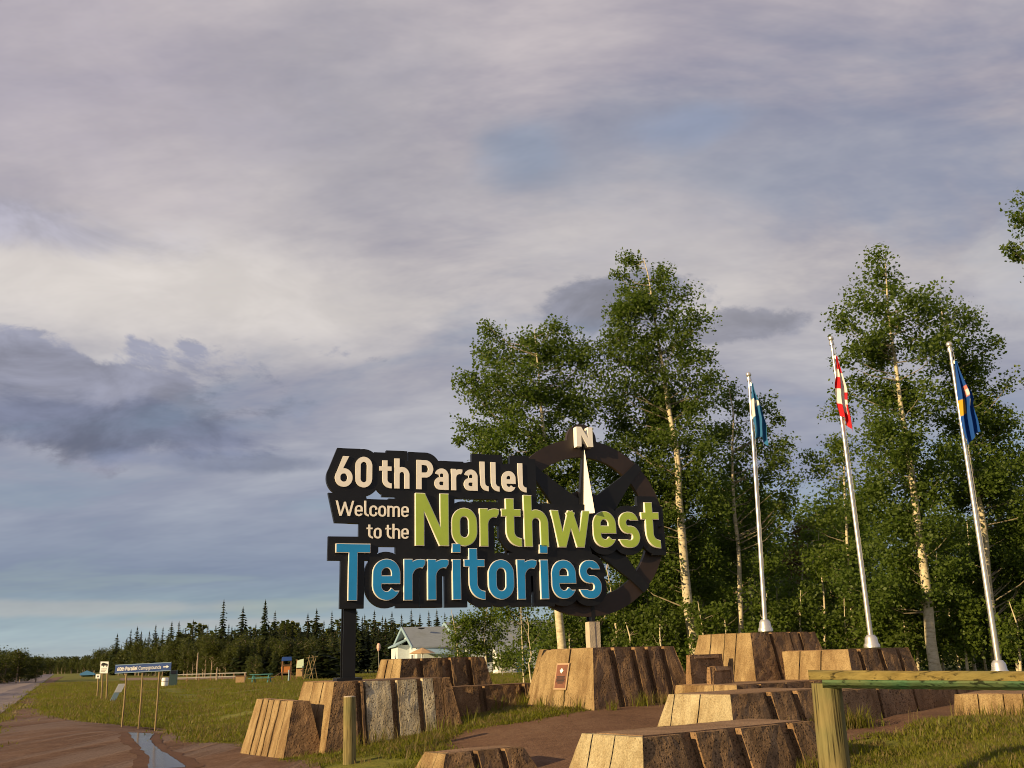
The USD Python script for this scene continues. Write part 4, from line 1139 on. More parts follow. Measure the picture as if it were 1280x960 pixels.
SHRUBS += [(828, 27.2, 758, 26, 0, 'low bright bush left of the foot of the leaning pale trunk'), (880, 26.8, 752, 24, 0, 'low bright bush right of the foot of the leaning pale trunk'),
           (958, 26.5, 742, 30, 0, 'low bright bush behind the foot of the leftmost flagpole'), (1003, 27, 738, 28, 0, 'low bright bush in the gap right of the leftmost flagpole'),
           (1058, 27, 745, 26, 0, 'low bright bush left of the middle flagpole foot'), (1105, 25.5, 748, 28, 0, 'low bright bush right of the middle flagpole foot'),
           (1140, 25, 752, 24, 0, 'low bright bush left of the big aspen trunk foot'), (1205, 24.5, 750, 28, 0, 'low bright bush right of the big aspen trunk foot'), (1270, 24, 752, 30, 0, 'low bright bush at the right edge behind the rail'),
           (790, 28, 765, 26, 0, 'low bright bush right of the timber sign foot'), (712, 30, 768, 24, 0, 'low bright bush left of the timber sign foot')]
for i, (px, dep, top, hw, kind, what) in enumerate(SHRUBS):
    by = 842 - (px - 300) * .03
    lum = []
    for k in range(9 if kind != 2 else 8):
        y = top + (by - top) * (k + .6) / 9
        x = px + rgb.uniform(-.6, .6) * hw
        lum.append((x, y, hw * rgb.uniform(.42, .62), max(9, (by - top) * rgb.uniform(.10, .17)), 1.0 if kind != 2 else .25))
    tree_from_lumps('young_aspen' if kind != 1 else 'shrub', what, 'tree' if kind != 1 else 'shrub', [(px, by), (px - 2 + rgb.uniform(-4, 4), (by + top) / 2), (px - 4 + rgb.uniform(-6, 6), top)], lum, dep, .035 if kind != 2 else .03, 300 + i,
                    leafmat=('young_leaf', 'young_leaf' if i % 2 else 'aspen_leaf', 'dry_leaf')[kind], barkmat='aspen_bark' if kind != 2 else 'dead_bark', leaf=.085, dens=.8, group='young growth along the edge of the grove')

# bare pale stems standing among the undergrowth
STEMS = [(690, 34, 775, 812, 698), (720, 34, 770, 806, 716), (763, 33, 690, 808, 770), (880, 32, 690, 808, 886), (940, 31, 690, 806, 936), (1000, 32, 690, 806, 1010), (1030, 32, 700, 812, 1048), (1014, 33, 660, 808, 1034), (1110, 30, 720, 818, 1118), (1048, 34, 690, 812, 1060), (800, 33, 640, 810, 806), (1210, 30, 650, 830, 1218), (1140, 31, 690, 830, 1133), (660, 36, 770, 815, 664)]
for i, (x1, dep, y1, y0, x0) in enumerate(STEMS):
    b = at(x0, y0, dep); b[2] = float(H(b[0], b[1])) - .05
    t_ = at(x1, y1, dep)
    rg = np.random.default_rng(900 + i)
    th = thing('dead_stem', 'thin bare stem among the undergrowth of the grove', 'dead tree', b, 'thin bare stems among the undergrowth')
    z = np.linspace(0, 1, 9)[:, None]
    path = b + (t_ - b) * z + np.column_stack([rg.normal(0, .05, 9), rg.normal(0, .05, 9), np.zeros(9)]) * (z > 0)
    part('trunk', tube(path, np.linspace(.05, .012, 9) * rg.uniform(.7, 1.1), 7), 'aspen_bark' if i % 3 else 'dead_bark', th, smooth=True)
    for k in range(5):
        s = path[3 + k]
        e = s + np.array([rg.uniform(-1, 1) * .7, rg.uniform(-.5, .5), rg.uniform(.2, .7)])
        part('twig', tube([s, (s + e) / 2 + [0, 0, -.05], e], [.012, .008, .004], 4), 'dead_bark', th)

# ------------------------------------------------------------------ the forest edge: models one metre high, copied to size


def spruce_model(seed, width, bare=.12, whorls=26):
    rg = np.random.default_rng(seed)
    V, Fc = [], []

    def tri(*p):
        i = len(V); V.extend(p); Fc.append([i, i + 1, i + 2])
    for w in range(whorls):
        z = bare + (1 - bare) * (w / whorls) ** .95
        R = width * (1 - (z - bare) / (1 - bare)) ** .8 * rg.uniform(.72, 1.2) * (.65 + .35 * min(1, (z - bare) * 6)) + .008
        for k in range(rg.integers(7, 10)):
            a = rg.uniform(0, 6.283)
            d = np.array([math.cos(a), math.sin(a), 0]); e = np.array([-d[1], d[0], 0])
            L = R * rg.uniform(.55, 1.15)
            s = np.array([0, 0, z])
            m = s + d * L * .55 + [0, 0, -.16 * L]
            tip = s + d * L + [0, 0, -.42 * L + .10 * L * rg.random()]
            h = L * .26 + .004
            tri(s + [0, 0, .008], m + e * h, m - e * h)
            tri(m + e * h, tip, m - e * h)
            tri(m + e * h * .4, m + e * h * 1.1 + d * L * .15 + [0, 0, -.30 * L], tip)
            tri(m - e * h * .4, tip, m - e * h * 1.1 + d * L * .15 + [0, 0, -.30 * L])
    for k in range(5):
        a = rg.uniform(0, 6.283); d = np.array([math.cos(a), math.sin(a), 0]) * .012
        tri(np.array([0, 0, 1.02]), np.array([0, 0, .93]) + d, np.array([0, 0, .93]) - d)
    return (np.array(V), np.array(Fc)), tube([[0, 0, -.02], [0, 0, .5], [0, 0, 1.0]], [.016, .010, .003], 6)


def broad_model(seed, width, low=.12, n=2600, leaf=.034):
    rg = np.random.default_rng(seed)
    c = []
    limbs = [tube([[0, 0, -.02], [.01, 0, .5], [0, .01, .92]], [.018, .011, .004], 6)]
    for k in range(34):
        z = rg.uniform(low, .97)
        R = width * math.sin(math.pi * min(.96, (z - low) / (1 - low) * .82 + .16)) ** .7
        a = rg.uniform(0, 6.283)
        q = R * rg.uniform(.2, 1.0)
        e = np.array([math.cos(a) * q, math.sin(a) * q, z])
        limbs.append(tube([[0, 0, max(.05, z - q * .8)], e], [.006, .002], 4, cap=False))
        sg = .036 + .03 * rg.random()
        c.append(e + rg.normal(0, 1, (n // 34, 3)) * [sg * 1.1, sg * 1.1, sg])
    return leaf_quads(np.vstack(c), leaf, rg), trimesh.util.concatenate(limbs)


def model(name, label, cat, foliage, trunk, leafmat, barkmat, loc, scale, group):
    """The first tree of its kind: an Xform with its own size, whose parts the copies share."""
    path = numbered('/World', name)
    x = UsdGeom.Xform.Define(stage, path)
    x.AddTranslateOp(opSuffix='put').Set(Gf.Vec3d(*map(float, loc)))
    x.AddRotateZOp(opSuffix='turn').Set(0.0)
    x.AddScaleOp(opSuffix='size').Set(Gf.Vec3f(*map(float, np.broadcast_to(scale, 3))))
    LOC[path] = np.zeros(3)
    tag(x.GetPrim(), label, cat, group)
    part('trunk', trunk, barkmat, path)
    part('crown', foliage, leafmat, path)
    return path


rgf = np.random.default_rng(5)
FIRST = {}


ZONES = [(150, 'behind the bison board'), (216, 'behind the blue campground sign'), (300, 'behind the low rail fence'), (345, 'behind the picnic table'), (392, 'behind the play tower'), (450, 'beside the dark sign post'), (9999, 'behind the pale house')]
KINDS = {'s0': 'dark pointed spruce', 's1': 'slim dark spruce', 's2': 'broad dark spruce', 's3': 'thin ragged spruce', 'b0': 'round-crowned leafy tree', 'b1': 'narrow leafy tree', 'b2': 'wide low leafy tree'}


def plant(kind, px, top, base_row, depth, label, group, widen=1.0):
    if label in (SL, BL):
        z_ = next(w for x, w in ZONES if px < x)
        label = f'{KINDS[kind]} in the forest edge {z_}'
        group = f'{KINDS[kind]}s of the forest edge {z_}'
    elif group == G3:
        label = f'{KINDS[kind]} in the dark wood left of the road'
        group = f'{KINDS[kind]}s of the dark wood left of the road'
    elif label and label.startswith('distant tree'):
        label = f'distant {KINDS[kind]} closing the view at the end of the road'
        group = f'distant {KINDS[kind]}s at the end of the road'
    nm, make = {'s0': ('spruce_tree', lambda: spruce_model(1, .19)), 's1': ('spruce_tree', lambda: spruce_model(2, .155, .15)), 's2': ('spruce_tree', lambda: spruce_model(3, .24, .05)), 's3': ('spruce_tree', lambda: spruce_model(4, .12, .25, 34)),
                'b0': ('broadleaf_tree', lambda: broad_model(5, .26)), 'b1': ('broadleaf_tree', lambda: broad_model(6, .20, .2)), 'b2': ('broadleaf_tree', lambda: broad_model(7, .34, .04))}[kind]
    t = at(px, top, depth)
    z0 = float(H(t[0], t[1])) - .05
    hgt = t[2] - z0
    sc = (hgt * widen, hgt * widen, hgt)
    loc = (t[0], t[1], z0)
    cat = 'tree'
    if kind not in FIRST:
        fo, tr = make()
        FIRST[kind] = model(nm, label, cat, fo, tr, 'spruce_needle' if kind[0] == 's' else 'far_leaf', 'spruce_bark' if kind[0] == 's' else 'dead_bark', loc, sc, group)
        return FIRST[kind]
    return copy_of(FIRST[kind], loc, rgf.uniform(0, 6.28), sc, label, nm, group)


G1, G2, G3 = 'spruces of the forest edge beyond the meadow', 'leafy trees of the forest edge beyond the meadow', 'trees of the wood left of the road'
SL, BL = 'dark pointed spruce in the forest edge beyond the meadow', 'bushy tree filling the forest edge beyond the meadow'
tips = [(147, 792), (164, 787), (172, 783), (177, 789), (187, 789), (195, 781), (204, 784), (215, 777), (224, 777), (229, 786), (242, 775), (254, 780), (260, 781), (270, 781), (304, 759), (344, 764), (385, 767), (396, 761), (415, 764),
        (320, 780), (312, 786), (356, 776), (366, 780), (376, 783), (405, 776), (425, 772), (446, 762), (456, 768), (468, 763), (478, 770), (490, 765), (502, 768), (514, 762), (525, 767), (536, 764), (546, 762), (556, 766), (567, 768), (580, 764), (596, 766), (290, 783), (236, 790), (211, 791), (198, 795), (182, 797), (158, 799)]


def edge_depth(px):
    return float(np.interp(px, [100, 150, 200, 280, 420, 700], [420, 270, 205, 160, 150, 150]))


plant('s1', 280, 750, 840, 160, 'tallest far spruce, its top bent, left of the sign above the picnic ground', None)
plant('s3', 332, 750, 840, 156, 'thin ragged spruce standing tallest between the far playground and the bent-topped spruce', None, 1.1)
tips += [(px + rgf.uniform(-3, 3), float(np.interp(px, [150, 200, 280, 440], [800, 794, 786, 784])) + rgf.uniform(-6, 8)) for px in range(150, 440, 9)]
for i, (px, top) in enumerate(tips):
    plant(f's{rgf.integers(0, 3)}', px, top, 840, edge_depth(px) + rgf.uniform(-6, 8), SL, G1, rgf.uniform(.85, 1.2))
for px in np.arange(106, 440, 6.5):
    d_ = edge_depth(px) - rgf.uniform(2, 14)
    top = np.interp(px, [106, 125, 150, 200, 280, 430], [823, 815, 808, 803, 797, 797]) + rgf.uniform(-5, 11)
    plant(f'b{rgf.integers(0, 2)}', px + rgf.uniform(-3, 3), top, 840, d_, BL, G2, rgf.uniform(.9, 1.4))
for px in np.arange(440, 690, 11):
    plant(f's{rgf.integers(0, 3)}', px + rgf.uniform(-4, 4), 776 + rgf.uniform(-6, 10), 840, edge_depth(px) - rgf.uniform(0, 16), SL, G1, rgf.uniform(1.0, 1.5))
for px in np.arange(300, 440, 9):
    plant('s2', px, 800 + rgf.uniform(-8, 12), 840, 142 + rgf.uniform(-4, 3), 'low dark spruce at the foot of the forest edge behind the picnic ground', 'low spruces at the foot of the forest edge', 1.5)
plant('s2', 404, 786, 842, 100, 'wide dark spruce standing alone right of the playground', None, 1.7)
plant('s2', 418, 790, 842, 104, 'wide dark spruce touching the left side of the sign post', None, 1.6)
plant('b2', 320, 818, 842, 112, 'round dark bush standing left of the playground', None, 1.3)
for px in np.arange(-60, 50, 7):
    plant(f'b{rgf.integers(0, 3)}', px + rgf.uniform(-3, 3), 811 + max(0, px) * .16 + rgf.uniform(-3, 5), 850, 150 + rgf.uniform(-12, 40), 'dark bushy tree of the wood left of the road', G3, rgf.uniform(1.2, 1.9))
for px in np.arange(46, 118, 4.2):
    plant(f'b{rgf.integers(0, 2)}', px + rgf.uniform(-2, 2), 824 + rgf.uniform(-3, 4), 842, 560 + rgf.uniform(-60, 60), 'distant tree closing the view at the end of the road', 'trees at the end of the road', rgf.uniform(1.0, 1.6))
for x_, y_ in [(rgf.uniform(-1, 40), rgf.uniform(38, 62)) for _ in range(44)]:
    h_ = rgf.uniform(5.5, 8.5)
    loc_, lab_, gr_ = (x_ + 3 + .12 * (y_ - 38), y_, float(H(x_, y_))), 'leafy tree deep in the grove behind the flagpoles', 'leafy trees deep in the grove'
    if 'grove' not in FIRST:
        fo, tr = broad_model(31, .24, .05, 9000, .018)
        FIRST['grove'] = model('broadleaf_tree', lab_, 'tree', fo, tr, 'aspen_leaf', 'dead_bark', loc_, (h_ * 1.2, h_ * 1.2, h_), gr_)
    else:
        copy_of(FIRST['grove'], loc_, rgf.uniform(0, 6.28), (h_ * 1.2, h_ * 1.2, h_), lab_, 'broadleaf_tree', gr_)
# the wood runs on past the frame as one mass
pi = UsdGeom.PointInstancer.Define(stage, '/World/far_wood')
tag(pi.GetPrim(), 'far wood closing the horizon all round', 'wood', None, 'stuff')
pr = []
for k, (fo, mt) in enumerate(((broad_model(21, .30, .05, 700, .075)[0], 'far_leaf'), (spruce_model(22, .15, .05, 14)[0], 'spruce_needle'))):
    m_ = usdkit.mesh(stage, f'/World/far_wood/{("leafy_tree", "spruce")[k]}', fo, MAT[mt])
    pr.append(m_.GetPath())
pi.CreatePrototypesRel().SetTargets(pr)
pos, sca, idx = [], [], []
for k in range(2600):
    a = rgf.uniform(-math.pi, math.pi)
    dist = rgf.uniform(180, 330) if abs(a) > 1.2 else rgf.uniform(230, 420)
    x_, y_ = math.sin(a) * dist, math.cos(a) * dist
    off_road = (np.array([x_, y_]) - rc) @ road_nrm
    if -45 < off_road < 30 or (y_ > 0 and -0.62 < x_ / y_ < -.36):
        continue
    h_ = rgf.uniform(7, 12)
    pos.append((x_, y_, -.2)); sca.append((h_ * 1.3, h_ * 1.3, h_)); idx.append(int(rgf.random() < .45))
for k in range(500):        # where the road disappears
    y_ = rgf.uniform(640, 900); x_ = -.473 * y_ + rgf.uniform(-90, 60)
    h_ = rgf.uniform(8, 12)
    pos.append((x_, y_, -.3)); sca.append((h_ * 1.4, h_ * 1.4, h_)); idx.append(int(rgf.random() < .3))
pi.CreatePositionsAttr(Vt.Vec3fArray.FromNumpy(np.array(pos, np.float32)))
pi.CreateScalesAttr(Vt.Vec3fArray.FromNumpy(np.array(sca, np.float32)))
pi.CreateProtoIndicesAttr(Vt.IntArray.FromNumpy(np.array(idx, np.int32)))

# ------------------------------------------------------------------ the far picnic ground, the house and the shed


def gz(x, y):
    return float(H(x, y))


def frame_at(px, depth, rot):
    """A local frame on the ground: returns a function from (right, back, up) metres to the world, and its origin."""
    o = at(px, 840, depth); o[2] = gz(o[0], o[1])
    c, s = math.cos(rot), math.sin(rot)
    return (lambda r, b, u: np.array([o[0] + r * c - b * s, o[1] + r * s + b * c, o[2] + u])), o


def lbox(fr, r0, r1, b0, b1, u0, u1):
    return hull([fr(r, b, u) for r in (r0, r1) for b in (b0, b1) for u in (u0, u1)])


# house: local right = along the ridge, back = away from the viewer
rdg = at(503, 784, 108)
th_ = math.atan2(.30, .954)
fr, o = frame_at(503, 108, th_)
RH = rdg[2] - o[2]
hs = thing('house', 'pale house with a grey gabled roof and light blue trim beyond the monument', 'house', o)


def gable(r0, r1, half, ridge, eave, over, mat, parent, b_off=0.0):
    th = .14
    for sg, nm in ((-1, 'roof_slope'), (1, 'roof_slope')):
        pts = []
        for r in (r0 - over, r1 + over):
            for (b, u) in ((0, ridge), (sg * (half + over), eave - (ridge - eave) / half * over)):
                pts += [fr(r, b + b_off, u), fr(r, b + b_off, u - th)]
        part(nm, hull(pts), mat, parent)
        pts = []
        for r in (r0 - over - .06, r0 - over + .02):
            for (b, u) in ((0, ridge + .05), (sg * (half + over), eave - (ridge - eave) / half * over + .05)):
                pts += [fr(r, b + b_off, u), fr(r, b + b_off, u - .34)]
        part('barge_board', hull(pts), 'roof_blue', parent)


part('wall', hull([fr(r, b, u) for r in (0.6, 13) for (b, u) in ((-5.0, 0), (-5.0, RH - 2.2), (0, RH - .25), (5.0, RH - 2.2), (5.0, 0))]), 'siding', hs)
gable(0.4, 13, 5.4, RH, RH - 2.0, .5, 'roof_grey', hs)
part('wall', hull([fr(r, b, u) for r in (5.6, 18) for (b, u) in ((-6.2, 0), (-6.2, RH - 2.2), (0, RH + .25), (6.2, RH - 2.2), (6.2, 0))]), 'siding', hs)
gable(5.2, 18, 6.4, RH + .45, RH - 1.9, .5, 'roof_grey', hs)
part('wall', lbox(fr, -.7, .7, -1.0, 3.0, 0, RH - 1.9), 'siding', hs)
part('porch_roof', hull([fr(r, b, u) for r, u in ((-1.0, RH - 1.9), (.7, RH - 1.1)) for b in (-1.4, 3.4) for u in (u, u - .14)]), 'roof_blue', hs)
part('porch_roof', hull([fr(r, b, u) for b, u in ((-7.6, RH - 2.75), (-4.9, RH - 2.1)) for r in (.4, 3.6) for u in (u, u - .14)]), 'roof_blue', hs)
for r in (.6, 3.4):
    part('porch_post', lbox(fr, r, r + .16, -7.4, -7.24, 0, RH - 2.75), 'white_paint', hs)
for (r, b0, b1, u0, u1) in ((.56, -3.6, -2.4, 1.0, 2.2), (.56, 1.6, 2.8, 1.0, 2.2)):
    w_ = part('window', lbox(fr, r - .06, r, b0, b1, u0, u1), 'white_paint', hs)
    part('pane', lbox(fr, r - .08, r - .065, b0 + .1, b1 - .1, u0 + .1, u1 - .1), 'dark_glass', w_)
for r in (4.2, 7.5):
    w_ = part('window', lbox(fr, r, r + 1.5, -6.30, -6.24, 1.0, 2.2), 'white_paint', hs)
    part('pane', lbox(fr, r + .1, r + 1.4, -6.34, -6.305, 1.1, 2.1), 'dark_glass', w_)
part('satellite_dish', lathe([(0, 0), (.30, .06), (.42, .16), (.40, .17), (.28, .09), (0, .03)], fr(1.6, -2.4, RH - .35), 14), 'sign_black', hs)
fr, o = frame_at(528, 97, 0.0)
pz = thing('parasol', 'small tan parasol open in front of the pale house', 'parasol', o)
part('pole', tube([fr(0, 0, 0), fr(0, 0, 2.6)], .03, 6), 'wire_grey', pz)
part('canopy', lathe([(0, .45), (.9, .12), (1.3, -.10), (1.28, -.12), (.85, .06), (0, .38)], fr(0, 0, 2.25), 8), 'tan_wood', pz)
fr, o = frame_at(473, 62, 0.0)
lm = thing('yard_lamp', 'thin pole topped by a pinkish lantern, right of the sign post', 'lamp post', o)
part('pole', tube([fr(.06, 0, 0), fr(.02, 0, 1.4), fr(0, 0, 2.4)], .02, 7), 'wire_grey', lm)
part('lantern', hull([fr(math.cos(a) * q, math.sin(a) * q, u) for q, u in ((.07, 2.15), (.12, 2.3), (.11, 2.5), (.05, 2.6)) for a in np.arange(0, 6.28, .7)]), 'pink_lamp', lm)

fr, o = frame_at(623, 92, .25)
sd = thing('shed', 'little white shed with a grey roof and a blue door beyond the grass', 'shed', o)
RS = at(640, 803, 92)[2] - o[2]
part('wall', hull([fr(r, b, u) for r in (0, 2.7) for b, u in ((0, 0), (0, RS - .75), (1.1, RS - .08), (2.2, RS - .75), (2.2, 0))]), 'white_paint', sd)
for sg in (-1, 1):
    part('roof_slope', hull([fr(r, 1.1 + b, u - t) for r in (-.25, 2.95) for b, u in ((0, RS), (sg * 1.5, RS - .95)) for t in (0, .1)]), 'roof_grey', sd)
dr_ = part('door', lbox(fr, 1.75, 2.5, -.05, -.003, .05, 1.75), 'blue_paint', sd)
part('handle', lbox(fr, 1.82, 1.88, -.10, -.051, .85, .95), 'wire_grey', dr_)
fl = thing('flower_bush', 'small red-flowered bush against the white shed', 'plant', fr(.6, -.4, 0))
rgx = np.random.default_rng(4)
part('leaves', leaf_quads(fr(.6, -.45, .5) + rgx.normal(0, 1, (260, 3)) * [.22, .15, .3], .09, rgx), 'young_leaf', fl)
part('flowers', leaf_quads(fr(.6, -.55, .75) + rgx.normal(0, 1, (70, 3)) * [.2, .15, .25], .09, rgx), 'red_petal', fl)
fr, o = frame_at(628, 80, .05)
wf = thing('wire_fence', 'low wire fence with thin posts in front of the little shed', 'fence', o)
for k in range(8):
    part('post', tube([fr(k * .8, 0, 0), fr(k * .8, 0, 1.15)], .035, 6), 'wire_grey', wf)
for k in range(4):
    part('wire', tube([fr(0, 0, .25 + .28 * k), fr(5.6, 0, .25 + .28 * k)], .016, 4), 'wire_grey', wf)

# playground
_f, o = frame_at(353, 96, .3)
fr = lambda r, b, u: _f(r * .72, b * .72, u * .92)
pg = thing('play_tower', 'wooden play tower with a blue roof, orange panel and slide', 'play tower', o)
for r in (0, 1.1):
    for b in (0, 1.1):
        part('post', lbox(fr, r - .06, r + .06, b - .06, b + .06, 0, 2.05), 'brown_wood', pg)
part('deck', lbox(fr, -.1, 1.2, -.1, 1.2, .75, .85), 'brown_wood', pg)
for b in (-.12, 1.22):
    part('guard_rail', lbox(fr, -.1, 1.2, b - .03, b + .03, 1.55, 1.63), 'brown_wood', pg)
part('roof', hull([fr(.55 + a, .55 + b, u) for a in (-.62, .62) for b in (-.62, .62) for u in (2.0, 2.08)] + [fr(.55 + a, .55 + b, 2.42) for a in (-.62, .62) for b in (-.05, .05)]), 'navy_sign', pg)
part('panel', lbox(fr, .15, .95, -.10, -.065, .86, 1.45), 'orange_plastic', pg)
part('panel', lbox(fr, -.10, -.065, .15, .95, .86, 1.45), 'orange_plastic', pg)
part('slide', hull([fr(-.1, b, .9) for b in (.2, .9)] + [fr(-1.7, b, .12) for b in (.2, .9)] + [fr(-1.7, b, .05) for b in (.2, .9)]), 'plaque_copper', pg)
part('ladder', hull([fr(1.25 + q, b, u) for (q, u) in ((0, .8), (.45, 0)) for b in (.3, .36) for q in (q, q + .06)]), 'brown_wood', pg)
fr, o = frame_at(370, 98, .1)
pb_ = thing('play_board', 'white and green play panel on brown legs right of the play tower', 'play panel', o)
for r in (.05, .65):
    part('leg', lbox(fr, r - .05, r + .05, 0, .1, 0, 1.95), 'brown_wood', pb_)
part('panel', hull([fr(r, b, u) for b in (-.05, -.003) for r, u in ((0, 1.15), (.72, 1.15), (.72, 2.0), (.10, 1.85))]), 'pale_sign', pb_)
part('lower_panel', lbox(fr, 0, .72, -.05, -.003, .35, 1.05), 'tan_wood', pb_)
fr, o = frame_at(380, 97, .2)
cf = thing('climbing_frame', 'leaning bundle of pale wooden climbing poles beside the playground', 'climbing frame', o)
for k, (r0_, b0_, r1_, b1_, hh) in enumerate(((0, -.5, .5, 0, 2.3), (.1, .5, .9, .1, 2.2), (.9, -.6, .4, 0, 2.1), (1.3, .3, .8, 0, 2.3), (.5, -.4, 1.1, .1, 2.0))):
    part('leg', tube([fr(r0_, b0_, 0), fr(r1_, b1_, hh)], .035, 6), 'stake_wood', cf)
part('ridge_beam', tube([fr(.2, 0, 2.05), fr(1.3, 0.1, 2.15)], .035, 6), 'stake_wood', cf)
for k in range(2):
    part('rung', tube([fr(.1, -.4 + .18 * k, .5 + .5 * k), fr(1.1, -.3 + .18 * k, .55 + .5 * k)], .025, 5), 'stake_wood', cf)
fr, o = frame_at(361, 92, 0)
sp_ = thing('blue_post', 'short pale blue post standing in the grass before the play tower', 'post', o)
part('shaft', tube([fr(0, 0, 0), fr(0, 0, .95)], .06, 8), 'roof_blue', sp_)
part('cap', lathe([(0, .05), (.075, 0), (.075, -.04), (0, -.04)], fr(0, 0, .97), 8), 'roof_blue', sp_)
fr, o = frame_at(312, 88, .05)
tb = thing('picnic_table', 'teal painted picnic table on the far grass', 'picnic table', o)
for k in range(3):
    part('top_board', lbox(fr, 0, 1.9, .0 + .27 * k, .25 + .27 * k, .72, .77), 'teal_paint', tb)
for b in (-.55, 1.1):
    part('seat', lbox(fr, 0, 1.9, b, b + .26, .42, .47), 'teal_paint', tb)
for r in (.25, 1.6):
    for sg in (-1, 1):
        part('leg', hull([fr(r + a, .4 + sg * (.15 + q), u) for a in (0, .09) for q, u in ((0, .72), (.55, 0), (.10, .72), (.67, 0))]), 'teal_paint', tb)
fr, o = frame_at(295, 88, .2)
bxn = thing('wooden_bin', 'squat tan wooden bin left of the teal picnic table', 'bin', o)
part('body', lbox(fr, 0, .75, 0, .6, 0, .62), 'tan_wood', bxn)
part('lid', lbox(fr, -.04, .79, -.04, .64, .625, .68), 'brown_wood', bxn)
fr, o = frame_at(220, 108, .02)
pf = thing('rail_fence', 'low grey rail fence along the gravel lot before the trees', 'fence', o)
for k in range(7):
    part('post', lbox(fr, k * 1.25 - .06, k * 1.25 + .06, -.06, .06, 0, .85), 'brown_wood', pf)
for u in (.40, .74):
    part('rail', lbox(fr, -.1, 7.6, -.085, -.063, u, u + .10), 'wire_grey', pf)
for (px, dep, hh, what) in ((271, 105, 1.35, 'short pale stump-like stake in front of the forest edge'), (246, 112, 3.0, 'tall pale bare pole before the forest edge'), (306, 100, .75, 'short pale stake right of the wooden bin')):
    fr, o = frame_at(px, dep, 0)
    st = thing('pale_stake', what, 'stake', o)
    part('shaft', tube([fr(.03, 0, 0), fr(0, 0, hh * .6), fr(.02, 0, hh)], [.10, .09, .05], 7), 'dead_bark', st)
    part('tip', tube([fr(.02, 0, hh), fr(.025, 0, hh + .08)], [.05, .015], 7), 'pale_timber', st)
fr, o = frame_at(207, 84, .3)
bl = thing('barrel', 'white barrel standing on the gravel lot right of the blue sign', 'barrel', o)
part('body', lathe([(0, 0), (.24, 0), (.27, .15), (.28, .42), (.26, .66), (.22, .72), (0, .72)], o, 14), 'white_paint', bl, smooth=40)
part('band', lathe([(.275, .40), (.292, .40), (.292, .46), (.275, .46)], o, 14), 'wire_grey', bl)
fr, o = frame_at(212, 87, .25)
bn = thing('bear_bin', 'dark steel waste container right of the white barrel', 'waste bin', o)
part('body', hull([fr(r, b, u) for r in (0, .62) for b, u in ((0, 0), (0, .95), (.35, 1.3), (.8, 1.3), (.8, 0))]), 'dark_teal', bn)
part('flap', hull([fr(r, b - .02, u) for r in (.08, .54) for b, u in ((.02, 1.0), (.30, 1.27), (.0, 1.01), (.28, 1.28))]), 'sign_black', bn)
fr, o = frame_at(141, 50, .5)
ab = thing('leaning_board', 'white and blue notice board leaning on its legs beside the road', 'sign', o)
part('upper_board', hull([fr(r + s_, b, u) for (u, s_) in ((.45, .15), (.85, .32)) for r in (0, .32) for b in (0, .03)]), 'white_paint', ab)
part('lower_board', hull([fr(r + s_, b, u) for (u, s_) in ((.0, -.05), (.44, .14)) for r in (0, .26) for b in (0, .03)]), 'roof_blue', ab)
part('strut', tube([fr(.4, .03, .8), fr(.3, .5, 0)], .025, 5), 'brown_wood', ab)
fr, o = frame_at(100, 210, .1)
ts_ = thing('tarp_shelter', 'low blue shelter roof far down the roadside', 'shelter', o)
part('roof', hull([fr(r, b, u) for r, u in ((0, .9), (1.4, 1.5), (3.0, .9)) for b in (0, 2) for u in (u, u - .35)]), 'blue_paint', ts_)
for r in (.2, 2.8):
    for b in (.15, 1.85):
        part('post', lbox(fr, r - .05, r + .05, b - .05, b + .05, 0, .85), 'brown_wood', ts_)

# ------------------------------------------------------------------ grass


def tuft(seed, n, h, spread, lean, width=.006):
    rg = np.random.default_rng(seed)
    V, Fc = [], []
    for k in range(n):
        a = rg.uniform(0, 6.283)
        b = np.array([rg.normal(0, spread), rg.normal(0, spread), -.01])
        d = np.array([math.cos(a), math.sin(a), 0]); e = np.array([-d[1], d[0], 0]) * width * rg.uniform(.7, 1.3)
        hh = h * rg.uniform(.5, 1.15); ln = lean * rg.uniform(.3, 1.3) * hh
        m = b + d * ln * .35 + [0, 0, hh * .6]
        t = b + d * ln + [0, 0, hh]
        i = len(V)
        V += [b - e, b + e, m + e * .8, m - e * .8, t]
        Fc += [[i, i + 1, i + 2], [i, i + 2, i + 3], [i + 3, i + 2, i + 4]]
    return np.array(V), np.array(Fc)


FOOT = unary_union([Polygon([C2_ - (dr_2 + dl_2) * k2, C2_ + dr_2 * (RL_ + k2) - dl_2 * k2, C2_ + dr_2 * (RL_ + k2) + dl_2 * (LL_ + k2), C2_ + dl_2 * (LL_ + k2) - dr_2 * k2])
                    for (C2_, LL_, RL_, dr_2, dl_2, top_, base_, b_) in BLOCKS.values() for k2 in [b_ * (top_ - base_) * .9]])
NO_GRASS = unary_union([FOOT, pav_poly.buffer(-.12), dirt_poly.buffer(-.10), lot, road_quad(.1, -8, -60, 600)])


